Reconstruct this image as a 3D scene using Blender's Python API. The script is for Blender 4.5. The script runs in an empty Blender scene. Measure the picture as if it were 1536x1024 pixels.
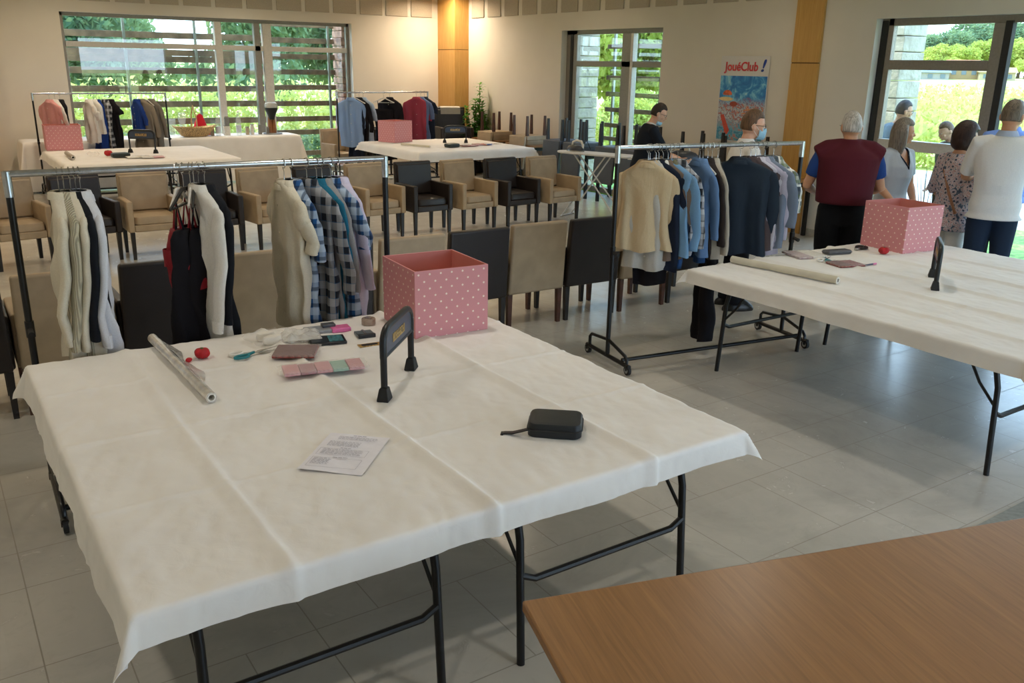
import bpy, math, random
from mathutils import Vector, Matrix, noise
R = math.radians
PI = math.pi
SC = bpy.context.scene
COL = SC.collection

# ------------------------------------------------------------------ camera
FPX, PITCH, ROLL, YAW, CAMH = 1312.77, R(17.518), R(-1.0214), R(34.053), 2.1
_cy, _sy, _cp, _sp = math.cos(YAW), math.sin(YAW), math.cos(PITCH), math.sin(PITCH)
FW = Vector((_sy*_cp, _cy*_cp, -_sp))
_r = Vector((_cy, -_sy, 0)); _d = FW.cross(_r)
RT = math.cos(ROLL)*_r + math.sin(ROLL)*_d
DN = -math.sin(ROLL)*_r + math.cos(ROLL)*_d
EYE = Vector((0, 0, CAMH))
def ray(x, y): return (x-768)*RT + (y-512)*DN + FPX*FW
def at(x, y, z=0.0):                       # point of the place at height z seen at a pixel of the photo
    v = ray(x, y); return EYE + v*((z-CAMH)/v.z)
def atY(x, y, Y): v = ray(x, y); return EYE + v*(Y/v.y)
def atX(x, y, X): v = ray(x, y); return EYE + v*(X/v.x)
cd = bpy.data.cameras.new('camera'); co = bpy.data.objects.new('camera', cd); COL.objects.link(co)
cd.sensor_width = 36; cd.lens = FPX/1536*36; cd.clip_end = 600; cd.clip_start = 0.05
co.matrix_world = Matrix(((RT.x, -DN.x, -FW.x, 0), (RT.y, -DN.y, -FW.y, 0), (RT.z, -DN.z, -FW.z, CAMH), (0, 0, 0, 1)))
SC.camera = co

# ------------------------------------------------------------------ mesh builder
class MB:
    def __init__(s): s.v = []; s.f = []; s.m = []; s.cur = 0
    def add(s, vs, fs):
        b = len(s.v); s.v += [Vector(p) for p in vs]
        for f in fs: s.f.append([b+i for i in f]); s.m.append(s.cur)
        return s
    def box(s, c, d, rz=0, M=None):
        x, y, z = d[0]/2, d[1]/2, d[2]/2
        vs = [Vector((a*x, b*y, e*z)) for e in (-1, 1) for b in (-1, 1) for a in (-1, 1)]
        m = M or Matrix.Rotation(rz, 4, 'Z')
        return s.add([m @ p + Vector(c) for p in vs], [(0, 2, 3, 1), (4, 5, 7, 6), (0, 1, 5, 4), (2, 6, 7, 3), (0, 4, 6, 2), (1, 3, 7, 5)])
    def bb(s, a, b):                       # box by two corners
        return s.box([(a[i]+b[i])/2 for i in range(3)], [abs(b[i]-a[i]) for i in range(3)])
    def loft(s, rings, caps=True, closed=False):
        n = len(rings[0]); vs = [p for r in rings for p in r]; fs = []
        k = len(rings); last = k if closed else k-1
        for i in range(last):
            a, b = i*n, ((i+1) % k)*n
            for j in range(n): fs.append((a+j, a+(j+1) % n, b+(j+1) % n, b+j))
        if caps and not closed: fs.append(tuple(range(n-1, -1, -1))); fs.append(tuple(range((k-1)*n, k*n)))
        return s.add(vs, fs)
    def tube(s, pts, r, n=10, closed=False, flat=1.0, up=None):
        pts = [Vector(p) for p in pts]; k = len(pts)
        rs = r if isinstance(r, (list, tuple)) else [r]*k
        rings = []; U = None
        for i, p in enumerate(pts):
            if closed: t = pts[(i+1) % k]-pts[i-1]
            else: t = pts[min(i+1, k-1)]-pts[max(i-1, 0)]
            t.normalize()
            if U is None:
                U = Vector(up) if up else (Vector((0, 0, 1)) if abs(t.z) < .9 else Vector((1, 0, 0)))
            U = (U - t*U.dot(t)).normalized(); W = t.cross(U)
            rings.append([p + rs[i]*(math.cos(2*PI*j/n)*W + flat*math.sin(2*PI*j/n)*U) for j in range(n)])
        return s.loft(rings, True, closed)
    def lathe(s, prof, n=20, c=(0, 0, 0)):
        c = Vector(c)
        return s.loft([[c+Vector((r*math.cos(2*PI*j/n), r*math.sin(2*PI*j/n), z)) for j in range(n)] for r, z in prof])
    def ell(s, c, r, n=16, m=10, M=None, fn=None):
        c = Vector(c); rings = []
        for i in range(m+1):
            th = PI*(i/m if 0 < i < m else (.002 if i == 0 else .998)); ring = []
            for j in range(n):
                d = Vector((math.sin(th)*math.cos(2*PI*j/n), math.sin(th)*math.sin(2*PI*j/n), -math.cos(th)))
                k = fn(d) if fn else 1.0
                p = Vector((d.x*r[0]*k, d.y*r[1]*k, d.z*r[2]*k))
                ring.append(c + (M @ p if M else p))
            rings.append(ring)
        return s.loft(rings)
    def prism(s, poly, z0, z1, M=None):
        n = len(poly); vs = [Vector((p[0], p[1], z0)) for p in poly]+[Vector((p[0], p[1], z1)) for p in poly]
        if M: vs = [M @ p for p in vs]
        return s.add(vs, [tuple(range(n-1, -1, -1)), tuple(range(n, 2*n))]+[(i, (i+1) % n, n+(i+1) % n, n+i) for i in range(n)])
    def xf(s, M): s.v = [M @ p for p in s.v]; return s
    def build(s, name, mat, parent=None, smooth=True, bevel=0, seg=2, ang=.7, loc=None):
        me = bpy.data.meshes.new(name); me.from_pydata([tuple(p) for p in s.v], [], s.f); me.update()
        mats = mat if isinstance(mat, (list, tuple)) else [mat]
        for m in mats: me.materials.append(m)
        for p, mi in zip(me.polygons, s.m): p.use_smooth = smooth; p.material_index = mi
        if smooth: me.set_sharp_from_angle(angle=ang)
        o = bpy.data.objects.new(name, me); COL.objects.link(o)
        if parent: o.parent = parent
        if loc is not None: o.location = loc
        if bevel:
            b = o.modifiers.new('bevel', 'BEVEL'); b.width = bevel; b.segments = seg; b.limit_method = 'ANGLE'; b.angle_limit = R(40)
        return o
    def remesh(s, name, mat, parent, vox, it=4, loc=None):     # fuse everything into one continuous skin
        o = s.build(name, mat, parent, True, ang=3.2)
        r = o.modifiers.new('r', 'REMESH'); r.mode = 'VOXEL'; r.voxel_size = vox; r.use_smooth_shade = True
        if it: w = o.modifiers.new('s', 'SMOOTH'); w.iterations = it; w.factor = .5
        dg = bpy.context.evaluated_depsgraph_get()
        me = bpy.data.meshes.new_from_object(o.evaluated_get(dg)); me.name = name
        o.modifiers.clear(); o.data = me
        for p in me.polygons: p.use_smooth = True
        return o

def thing(name, label=None, cat=None, loc=(0, 0, 0), rz=0, group=None, kind=None):
    o = bpy.data.objects.new(name, None); COL.objects.link(o); o.empty_display_size = .1
    o.location = loc; o.rotation_euler = (0, 0, rz); return tag(o, label, cat, group, kind)
def tag(o, label=None, cat=None, group=None, kind=None):
    if label: o['label'] = label
    if cat: o['category'] = cat
    if group: o['group'] = group
    if kind: o['kind'] = kind
    return o
def struct(name, mb, mat, smooth=False, bevel=0, parent=None):
    o = mb.build(name, mat, parent, smooth, bevel)
    if not parent: o['kind'] = 'structure'
    return o
def copy_tree(root, loc, rz=0, label=None, group=None):
    ch = {}
    for o in bpy.data.objects:
        if o.parent: ch.setdefault(o.parent.name, []).append(o)
    def cp(o, par):
        c = o.copy(); COL.objects.link(c)
        if par: c.parent = par
        for k in ch.get(o.name, []): cp(k, c)
        return c
    r = cp(root, None); r.location = loc; r.rotation_euler = (0, 0, rz)
    if label: r['label'] = label
    if group: r['group'] = group
    return r
def arc(c, r, a0, a1, n, ax='xz'):
    o = []
    for i in range(n+1):
        a = a0+(a1-a0)*i/n; u, w = r*math.cos(a), r*math.sin(a)
        o.append(Vector(c)+(Vector((u, 0, w)) if ax == 'xz' else Vector((u, w, 0)) if ax == 'xy' else Vector((0, u, w))))
    return o
def rrect(w, h, r, n=4):
    o = []
    for cx, cy, a in ((w/2-r, h/2-r, 0), (-w/2+r, h/2-r, PI/2), (-w/2+r, -h/2+r, PI), (w/2-r, -h/2+r, 1.5*PI)):
        for i in range(n+1): b = a+PI/2*i/n; o.append((cx+r*math.cos(b), cy+r*math.sin(b)))
    return o

# ------------------------------------------------------------------ materials
def srgb(c):
    if isinstance(c, str): c = [int(c[i:i+2], 16)/255 for i in (0, 2, 4)]
    return tuple((x/12.92 if x <= .04045 else ((x+.055)/1.055)**2.4) for x in c)+(1,)
MATS = {}
class NT:
    def __init__(s, name):
        s.m = bpy.data.materials.new(name); s.m.use_nodes = True; s.t = s.m.node_tree; s.n = s.t.nodes; s.l = s.t.links
        s.b = s.n['Principled BSDF']; s.out = s.n['Material Output']
    def new(s, t, **k):
        x = s.n.new(t)
        for a, v in k.items(): setattr(x, a, v)
        return x
    def link(s, a, b): s.l.new(a, b)
    def val(s, sock, v):
        if hasattr(v, 'is_linked') or hasattr(v, 'links'): s.l.new(v, sock)
        else: sock.default_value = v
    def math(s, op, a, b=None, clamp=False):
        x = s.new('ShaderNodeMath', operation=op, use_clamp=clamp); s.val(x.inputs[0], a)
        if b is not None: s.val(x.inputs[1], b)
        return x.outputs[0]
    def coord(s, which='Object'):
        return s.new('ShaderNodeTexCoord').outputs[which]
    def xyz(s, which='Object'):
        x = s.new('ShaderNodeSeparateXYZ'); s.link(s.coord(which), x.inputs[0]); return x.outputs
    def pos(s):
        x = s.new('ShaderNodeSeparateXYZ'); s.link(s.new('ShaderNodeNewGeometry').outputs['Position'], x.inputs[0]); return x.outputs
    def noise(s, scale, detail=3, vec=None, rough=.5, dist=0):
        x = s.new('ShaderNodeTexNoise'); x.inputs['Scale'].default_value = scale; x.inputs['Detail'].default_value = detail
        x.inputs['Roughness'].default_value = rough; x.inputs['Distortion'].default_value = dist
        s.link(vec if vec else s.coord(), x.inputs['Vector']); return x.outputs['Fac']
    def mapv(s, scale, which='Object'):
        x = s.new('ShaderNodeMapping'); x.inputs['Scale'].default_value = scale; s.link(s.coord(which), x.inputs[0]); return x.outputs[0]
    def ramp(s, fac, stops, interp='LINEAR'):
        x = s.new('ShaderNodeValToRGB'); s.link(fac, x.inputs[0]); e = x.color_ramp.elements; x.color_ramp.interpolation = interp
        while len(e) < len(stops): e.new(.5)
        for el, (p, c) in zip(e, stops): el.position = p; el.color = srgb(c)
        return x.outputs[0]
    def mix(s, fac, a, b):
        x = s.new('ShaderNodeMix', data_type='RGBA'); s.val(x.inputs[0], fac)
        for i, c in ((6, a), (7, b)):
            s.val(x.inputs[i], srgb(c) if isinstance(c, (str, tuple)) and not (isinstance(c, tuple) and len(c) == 4) else c)
        return x.outputs[2]
    def bump(s, h, strength=.3, dist=.01):
        x = s.new('ShaderNodeBump'); x.inputs['Strength'].default_value = strength; x.inputs['Distance'].default_value = dist
        s.link(h, x.inputs['Height']); s.link(x.outputs[0], s.b.inputs['Normal'])
    def col(s, c): s.val(s.b.inputs['Base Color'], srgb(c) if isinstance(c, (str, tuple)) else c)
    def pr(s, rough=.6, metal=0, spec=None, sheen=0):
        s.b.inputs['Roughness'].default_value = rough; s.b.inputs['Metallic'].default_value = metal
        if spec is not None: s.b.inputs['Specular IOR Level'].default_value = spec
        if sheen: s.b.inputs['Sheen Weight'].default_value = sheen
        return s
def plain(name, c, rough=.6, metal=0, spec=None, var=.06, nscale=40, bump=.1, bd=.002):
    if name in MATS: return MATS[name]
    t = NT(name); t.pr(rough, metal, spec)
    rgb = [int(c[i:i+2], 16)/255 for i in (0, 2, 4)]
    lo = tuple(max(0, x*(1-var)) for x in rgb); hi = tuple(min(1, x*(1+var)) for x in rgb)
    f = t.noise(nscale, 3); t.col(t.ramp(f, [(.3, lo), (.7, hi)]))
    if bump: t.bump(f, bump, bd)
    MATS[name] = t.m; return t.m
def fabric(name, c, c2=None, wr=9, st=.5, fine=180, rough=.85):
    if name in MATS: return MATS[name]
    t = NT(name); t.pr(rough, 0, .2)
    rgb = [int(c[i:i+2], 16)/255 for i in (0, 2, 4)]
    f = t.noise(wr, 4, t.mapv((1, 1, .45)), .55, .4)
    w = t.noise(fine, 2)
    t.col(t.ramp(w, [(.3, tuple(x*.975 for x in rgb)), (.7, tuple(min(1, x*1.02) for x in rgb))]))
    t.bump(t.math('ADD', f, t.math('MULTIPLY', w, .004)), st*.8, .02)
    MATS[name] = t.m; return t.m
def plaid(name, base, cols, period=.09, st=.4):
    if name in MATS: return MATS[name]
    t = NT(name); t.pr(.85, 0, .2, .15); o = t.xyz()
    u = t.math('ADD', o[0], o[1]); c = srgb(base)
    def band(v, off, wid):
        fr = t.math('FRACT', t.math('ADD', t.math('DIVIDE', v, period), 10+off)); return t.math('LESS_THAN', fr, wid)
    cur = None
    for (off, wid, colr, op) in cols:
        for ax in (u, o[2]):
            cur = t.mix(t.math('MULTIPLY', band(ax, off, wid), op), cur if cur is not None else base, colr)
    t.col(cur); t.bump(t.noise(9, 4, t.mapv((1, 1, .45)), .55, .4), st*.8, .02)
    MATS[name] = t.m; return t.m
# ------------------------------------------------------------------ setting materials
YN, XE = 16.9, 9.75            # inner faces of the north and east walls
def wall_mat():
    t = NT('wall_paint'); t.pr(.8, 0, .2); f = t.noise(1.2, 4); t.col(t.ramp(f, [(.3, 'd9d0c2'), (.7, 'e0d8ca')])); t.bump(t.noise(120, 2), .05, .002); return t.m
M_WALL = wall_mat()
M_CEIL = plain('ceiling_paint', 'd8cdbb', .9, var=.02, bump=0)
M_PANEL = plain('acoustic_panel_felt', 'b5aa98', .95, var=.05, nscale=90)
M_ALU = plain('window_aluminium', '8f877c', .45, .35, var=.04, bump=.03)
M_ALUL = plain('window_aluminium_light', 'c9c2b6', .45, .1, var=.03, bump=.03)
M_DARKGAP = plain('window_gasket', '26231f', .7, var=.1)
def wood_panel():
    t = NT('maple_panel'); t.pr(.45); v = t.mapv((14, 14, .7), 'Object')
    f = t.noise(3, 5, v, .6, 1.2); g = t.noise(60, 2, t.mapv((1, 1, 3)))
    c = t.ramp(f, [(.2, 'b98a45'), (.5, 'c99a52'), (.8, 'd6ab66')]); t.col(t.mix(t.math('MULTIPLY', g, .25), c, 'a87934')); return t.m
M_MAPLE = wood_panel()
def floor_surface():
    t = NT('floor_tiles'); p = t.pos(); X, Y = p[0], p[1]
    per_y = [2.92, 3.22, 3.78, 4.52, 5.1, 5.75]
    def line(v, c, per, w=.0026):
        m = t.math('FRACT', t.math('ADD', t.math('DIVIDE', t.math('SUBTRACT', v, c), per), 20.5))
        return t.math('LESS_THAN', t.math('ABSOLUTE', t.math('SUBTRACT', m, .5)), w/per)
    # rows of two alternating depths, joints staggered by row
    rowa = t.math('MAXIMUM', line(Y, .10, .905), line(Y, .42, .905))
    yf = t.math('FRACT', t.math('ADD', t.math('DIVIDE', t.math('SUBTRACT', Y, .10), .905), 20))
    big = t.math('GREATER_THAN', yf, .3536)
    ja = t.math('MAXIMUM', line(X, .105, .905), line(X, .735, .905)); jb = t.math('MAXIMUM', line(X, .37, .905), line(X, .105, .905))
    j = t.math('ADD', t.math('MULTIPLY', ja, big), t.math('MULTIPLY', jb, t.math('SUBTRACT', 1.0, big)))
    g = t.math('MAXIMUM', rowa, j)
    pv = t.new('ShaderNodeNewGeometry').outputs['Position']
    n1 = t.noise(1.3, 5, pv, .65, .8); n2 = t.noise(7, 6, pv, .7, 1.5)
    cells = t.new('ShaderNodeTexWhiteNoise', noise_dimensions='2D')
    cb = t.new('ShaderNodeCombineXYZ'); t.link(t.math('FLOOR', t.math('DIVIDE', X, .905)), cb.inputs[0]); t.link(t.math('FLOOR', t.math('DIVIDE', Y, .4525)), cb.inputs[1]); t.link(cb.outputs[0], cells.inputs['Vector'])
    c = t.ramp(n1, [(.25, 'a9a69e'), (.5, 'bcb8ae'), (.75, 'c9c5ba')])
    c = t.mix(t.math('MULTIPLY', t.ramp(n2, [(.55, '000000'), (.75, 'ffffff')]), .35), c, '98948a')
    c = t.mix(t.math('MULTIPLY', cells.outputs['Value'], .18), c, 'a8a295')
    t.col(t.mix(t.math('MULTIPLY', g, .8), c, '857d70'))
    rr = t.math('ADD', t.math('MULTIPLY', n2, .16), .17); t.val(t.b.inputs['Roughness'], t.math('ADD', rr, t.math('MULTIPLY', g, .4)))
    t.bump(t.math('SUBTRACT', t.math('MULTIPLY', n2, .12), g), .25, .003); t.b.inputs['Specular IOR Level'].default_value = .55
    return t.m
M_FLOOR = floor_surface()
def glass_mat(name='window_glass', tint=(.93, .97, .95, 1)):
    t = NT(name); t.n.remove(t.b)
    tr = t.new('ShaderNodeBsdfTransparent'); tr.inputs[0].default_value = tint
    gl = t.new('ShaderNodeBsdfGlossy'); gl.inputs['Roughness'].default_value = .01
    ge = t.new('ShaderNodeNewGeometry'); dt = t.new('ShaderNodeVectorMath', operation='DOT_PRODUCT'); t.link(ge.outputs['Incoming'], dt.inputs[0]); t.link(ge.outputs['Normal'], dt.inputs[1])
    c1 = t.math('SUBTRACT', 1.0, t.math('ABSOLUTE', dt.outputs['Value']), True); f5 = t.math('POWER', c1, 5.0); fac = t.math('ADD', t.math('MULTIPLY', f5, .9), .055, True)
    mx = t.new('ShaderNodeMixShader'); t.link(fac, mx.inputs[0]); t.link(tr.outputs[0], mx.inputs[1]); t.link(gl.outputs[0], mx.inputs[2]); t.link(mx.outputs[0], t.out.inputs[0]); return t.m
M_GLASS = glass_mat()

# ------------------------------------------------------------------ room shell
XW, YS, HC = -2.6, -3.6, 3.55
struct('floor', MB().bb((XW-.3, YS-.3, -.12), (XE+.02, YN+.02, 0)), M_FLOOR)
struct('ceiling', MB().bb((XW-.3, YS-.3, HC), (XE+.35, YN+.35, HC+.15)), M_CEIL)
T = .32
# north wall with its wide window
NX0, NX1, NZ1 = 2.32, 7.49, 2.82
m = MB()
m.bb((XW-.3, YN, 0), (NX0, YN+T, HC)); m.bb((NX1, YN, 0), (XE+T, YN+T, HC)); m.bb((NX0, YN, NZ1), (NX1, YN+T, HC))
struct('wall_north', m, M_WALL)
# east wall with the door window and the wide window
W2a, W2b, W2z = 10.47, 13.04, 2.69
W3a, W3b, W3z = 1.2, 6.80, 2.70
m = MB()
m.bb((XE, W2b, 0), (XE+T, YN, HC)); m.bb((XE, W2a, W2z), (XE+T, W2b, HC)); m.bb((XE, W3b, 0), (XE+T, W2a, HC))
m.bb((XE, W3a, W3z), (XE+T, W3b, HC)); m.bb((XE, YS, 0), (XE+T, W3a, HC))
struct('wall_east', m, M_WALL)
# south wall (behind the camera) is glazed: piers and lintel only; west wall has one window
m = MB()
for a, b in ((XW-.3, 2.4), (5.3, 5.7), (8.8, XE+T)): m.bb((a, YS-.3, 0), (b, YS, HC))
m.bb((XW-.3, YS-.3, 2.8), (XE+T, YS, HC)); struct('wall_south', m, M_WALL)
m = MB(); m.bb((XW-.3, YS, 0), (XW, YN, HC))
struct('wall_west', m, M_WALL)

# acoustic felt squares along the top of both walls
m = MB()
x = XW+.2
while x < 9.1:
    m.bb((x, YN-.02, 3.0), (x+.48, YN, 3.46)); x += .56
struct('trim_1', m, M_PANEL, bevel=.006)
m = MB(); y = 8.4
while y < 16.0:
    m.bb((XE-.02, y, 2.985), (XE, y+.46, 3.46)); y += .6
struct('trim_2', m, M_PANEL, bevel=.006)
# skirting
struct('baseboard_north', MB().bb((XW, YN-.012, 0), (NX0, YN, .09)).bb((NX1, YN-.012, 0), (9.4, YN, .09)), plain('skirting_tile', 'b3aa9b', .5))
struct('baseboard_east', MB().bb((XE-.012, W2b, 0), (XE, 16.2, .09)).bb((XE-.012, W3b, 0), (XE, W2a, .09)), MATS['skirting_tile'])
# maple clad columns
def column(name, x0, x1, y0, y1, joint=2.38):
    r = thing(name, kind='structure')
    m = MB(); m.bb((x0, y0, 0), (x1, y1, joint-.006)); m.bb((x0, y0, joint+.006), (x1, y1, HC-.02)); m.build('cladding_panel', M_MAPLE, r, False, .004)
    MB().bb((x0+.006, y0+.006, 0), (x1-.006, y1-.006, HC-.02)).build('joint_core', plain('joint_shadow_gap', '5b3d18', .8), r, False)
column('column_corner', 9.42, XE+.01, 16.2, YN+.01)
column('column_east', XE-.035, XE+.01, 7.54, 7.97, 2.19)
column('column_north', .62, 1.08, YN-.25, YN+.01)

# ------------------------------------------------------------------ windows
def win(name): return thing(name, kind='structure')
def wpart(name, r, mat, *bs, **k):
    m = MB()
    for a, b in bs: m.bb(a, b)
    return m.build(name, mat, r, False, k.get('bevel', .004))
w1 = win('window_1'); yf = YN+.14
wpart('window_frame', w1, M_ALU, ((NX0, yf, 0), (NX0+.06, yf+.08, NZ1)), ((NX1-.06, yf, 0), (NX1, yf+.08, NZ1)), ((NX0, yf, NZ1-.06), (NX1, yf+.08, NZ1)), ((NX0, yf, 0), (NX1, yf+.08, .07)))
wpart('transom', w1, M_ALUL, ((NX0+.06, yf-.02, 2.27), (NX1-.06, yf+.08, 2.36)))
wpart('mullion', w1, M_ALUL, ((4.86, yf-.03, .07), (4.98, yf+.08, NZ1-.06)))
xm = [atY(388, 90, yf).x, atY(406, 90, yf).x]
wpart('door_jamb', w1, M_ALU, ((xm[0]-.06, yf-.02, .07), (xm[0]+.05, yf+.09, NZ1-.06)))
wpart('door_jamb', w1, M_ALUL, ((xm[0]+.10, yf-.03, .07), (xm[1]+.03, yf+.09, NZ1-.06)))
wpart('sliding_rail', w1, M_ALUL, ((NX0+.06, yf-.01, .70), (4.86, yf+.07, .78)), ((4.98, yf-.01, .70), (xm[0]-.06, yf+.07, .78)))
for a, b in ((NX0+.06, 4.86), (4.98, xm[0]-.06), (xm[1]+.03, NX1-.06)):
    wpart('glass_pane', w1, M_GLASS, ((a, yf+.035, .07), (b, yf+.043, NZ1-.06)), bevel=0)
w2 = win('window_2'); xf_ = XE+.12
wpart('window_frame', w2, M_ALU, ((xf_, W2a, 0), (xf_+.08, W2a+.05, W2z)), ((xf_, W2b-.30, 0), (xf_+.08, W2b, W2z)), ((xf_, W2a, W2z-.07), (xf_+.08, W2b, W2z)), ((xf_, W2a, 0), (xf_+.08, W2b, .09)))
wpart('frame_gasket', w2, M_DARKGAP, ((xf_-.012, W2b-.20, 0), (xf_, W2b-.12, W2z-.06)))
wpart('transom', w2, M_ALU, ((xf_-.02, W2a+.05, 2.10), (xf_+.08, W2b-.3, 2.19)))
wpart('mullion', w2, M_ALU, ((xf_-.02, 11.30, .09), (xf_+.09, 11.52, W2z-.07)))
wpart('sash_edge', w2, M_ALUL, ((xf_-.03, 11.24, .09), (xf_+.07, 11.30, W2z-.07)))
for a, b in ((W2a+.05, 11.24), (11.52, W2b-.3)): wpart('glass_pane', w2, M_GLASS, ((xf_+.035, a, .09), (xf_+.043, b, W2z-.07)), bevel=0)
w3 = win('window_3')
ymu = 5.33
wpart('window_frame', w3, M_ALU, ((xf_, W3b-.16, 0), (xf_+.08, W3b-.09, W3z)), ((xf_, W3a, W3z-.08), (xf_+.08, W3b, W3z)), ((xf_, W3a, 0), (xf_+.08, W3b, .08)), ((xf_, W3a, 0), (xf_+.08, W3a+.06, W3z)))
wpart('frame_gasket', w3, M_DARKGAP, ((xf_-.01, W3b-.09, 0), (xf_+.06, W3b-.005, W3z-.02)))
wpart('mullion', w3, M_ALU, ((xf_-.02, ymu-.02, .08), (xf_+.09, ymu+.10, W3z-.08)))
wpart('mullion_gasket', w3, M_DARKGAP, ((xf_-.02, ymu-.10, .08), (xf_+.06, ymu-.02, W3z-.06)))
wpart('mullion', w3, M_ALU, ((xf_-.02, 3.0, .08), (xf_+.09, 3.1, W3z-.08)))
wpart('transom', w3, M_ALU, ((xf_-.02, ymu+.1, 2.125), (xf_+.08, W3b-.16, 2.235)))
wpart('lower_rail', w3, M_ALUL, ((xf_-.02, ymu+.1, 1.20), (xf_+.08, W3b-.16, 1.32)))
wpart('lower_rail', w3, M_ALUL, ((xf_-.02, 3.1, 1.20), (xf_+.08, ymu-.1, 1.28)))
for a, b in ((ymu+.1, W3b-.16), (3.1, ymu-.1), (W3a+.06, 3.0)): wpart('glass_pane', w3, M_GLASS, ((xf_+.035, a, .08), (xf_+.043, b, W3z-.08)), bevel=0)

# ------------------------------------------------------------------ outside
random.seed(4)
M_STONE = NT('pier_stone'); M_STONE.pr(.9); M_STONE.col(M_STONE.ramp(M_STONE.noise(5, 5), [(.3, '9d9584'), (.7, 'c2baa8')])); M_STONE.bump(M_STONE.noise(18, 5), .6, .03); M_STONE = M_STONE.m
M_BRICK = plain('pier_brick', 'b08a78', .9, var=.2, nscale=8, bump=.4, bd=.02)
def pier(name, x0, x1, y0, y1, mat, h):
    m = MB(); z = -.1
    while z < 3.2:
        hh = h*random.uniform(.85, 1.15); j = lambda: random.uniform(-.012, .012)
        m.bb((x0+j(), y0+j(), z), (x1+j(), y1+j(), z+hh-.008)); z += hh
    struct(name, m, mat, False, .012)
pier('column_outside_door', XE+T+.05, XE+T+.5, 12.98, 13.5, M_STONE, .19)
pier('column_outside_window', 11.0, 11.5, 7.22, 7.75, M_STONE, .2)
pier('column_outside_north', 7.42, 7.85, YN+T+.03, YN+T+.5, M_BRICK, .14)
def ground_mat():
    t = NT('meadow_ground'); t.pr(.95); pv = t.new('ShaderNodeNewGeometry').outputs['Position']
    f = t.noise(.25, 5, pv, .6); g = t.noise(2.5, 4, pv, .6)
    c = t.ramp(f, [(.3, 'a9ad55'), (.55, 'c6c373'), (.75, 'd8cf94')]); t.col(t.mix(t.math('MULTIPLY', g, .3), c, '8fa044')); return t.m
M_GROUND = ground_mat()
def terr(x, y):
    d = max(0, math.hypot(x, y)-22); return -.14+1.75*min(1, d/85)
m = MB(); n = 44; vs = []; fs = []
for i in range(n+1):
    for k in range(n+1):
        x, y = -60+260*(i/n)**1.0, -70+260*(k/n); vs.append((x, y, terr(x, y)))
for i in range(n):
    for k in range(n): fs.append((i*(n+1)+k, (i+1)*(n+1)+k, (i+1)*(n+1)+k+1, i*(n+1)+k+1))
m.add(vs, fs); struct('ground', m, M_GROUND, True)
struct('path_terrace', MB().bb((-4, YN+T, -.13), (9.9, YN+2.6, -.02)).bb((13.0, -8, -.13), (19.0, 15.5, -.03)).bb((-9, -14, -.13), (12.9, YS-.3, -.02)), plain('terrace_concrete', 'a5a29a', .85, var=.08, nscale=6))  # unseen south strip added in grey to keep yellow bounce light off the room
# lawn strip just beyond the terrace
struct('lawn', MB().bb((XE+T, YS-.3, -.13), (13.0, YN+2.6, -.03)), plain('lawn_grass', '7ea24b', .95, var=.25, nscale=14, bump=.6, bd=.02))
# sun screens of horizontal boards
M_BOARD = plain('screen_board', '8a7660', .8, var=.18, nscale=6, bump=.2)
M_POST = plain('screen_post_zinc', '9aa096', .5, .4)
def screen(name, label, p0, p1, zs, posts, bh, pier_w=.03):
    r = thing(name, label, 'sun screen')
    p0, p1 = Vector(p0), Vector(p1); d = (p1-p0); L = d.length; a = math.atan2(d.y, d.x)
    for z in zs:
        m = MB(); m.box((p0+d/2)+Vector((0, 0, z)), (L, .028, bh), a); m.build('board', M_BOARD, r, False, .004)
    for q in posts:
        MB().box(p0+d*q+Vector((0, 0, 1.45))+Vector((-math.sin(a)*-.05, math.cos(a)*-.05, 0)), (.045, .045, 3.1), a).build('post', M_POST, r, False, .004)
ys = YN+.75
zs = [atY(150, q, ys).z for q in (20, 50, 77, 87, 105, 133, 157, 184)]+[.42, .1]
screen('sun_screen', 'brown board sun screen outside the wide window behind the buffet', (2.0, ys, 0), (atY(396, 100, ys).x, ys, 0), zs, [(atY(q, 100, ys).x-2.0)/(atY(396, 100, ys).x-2.0) for q in (190, 295, 387)], .11)
zs = [atY(450, q, ys).z for q in (37, 61, 85, 108, 131, 155, 178, 198)]+[.3]
xa = atY(402, 100, ys).x
screen('sun_screen', 'brown board sun screen outside the garden door beside the brick pier', (xa, ys, 0), (7.42, ys, 0), zs, [.02, (atY(492, 100, ys).x-xa)/(7.42-xa)], .1)
xs_ = XE+.72
zs = [atX(900, q, xs_).z for q in (70, 116, 140, 163, 186, 206)]+[.42, .12]
screen('sun_screen', 'grey board sun screen outside the door window behind the stacked chairs', (xs_, 9.9, 0), (xs_, 12.62, 0), zs, [.05, .5, .95], .075)

# ------------------------------------------------------------------ planting
def leaf_mat(name, a, b, c):
    t = NT(name); t.pr(.7, 0, .3); pv = t.new('ShaderNodeNewGeometry').outputs['Position']
    f = t.noise(1.6, 3, pv); oi = t.new('ShaderNodeObjectInfo').outputs['Random']
    t.col(t.ramp(t.math('ADD', t.math('MULTIPLY', f, .8), t.math('MULTIPLY', oi, .25)), [(.25, a), (.5, b), (.75, c)]))
    t.b.inputs['Subsurface Weight'].default_value = 0
    tl = t.new('ShaderNodeBsdfTranslucent'); tl.inputs[0].default_value = srgb(c); mx = t.new('ShaderNodeMixShader'); mx.inputs[0].default_value = .4
    t.link(t.b.outputs[0], mx.inputs[1]); t.link(tl.outputs[0], mx.inputs[2]); t.link(mx.outputs[0], t.out.inputs[0]); return t.m
M_LDARK = leaf_mat('tree_leaves_dark', '45604a', '678460', '94a874')
M_LYEL = leaf_mat('tree_leaves_light', '6f8a3c', '9cb04f', 'c5c765')
M_VINE = leaf_mat('vine_leaves', '8aa04a', 'b8c468', 'dcdb8c')
M_BARK = plain('bark', '6b5a48', .9, var=.2, nscale=12)
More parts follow.
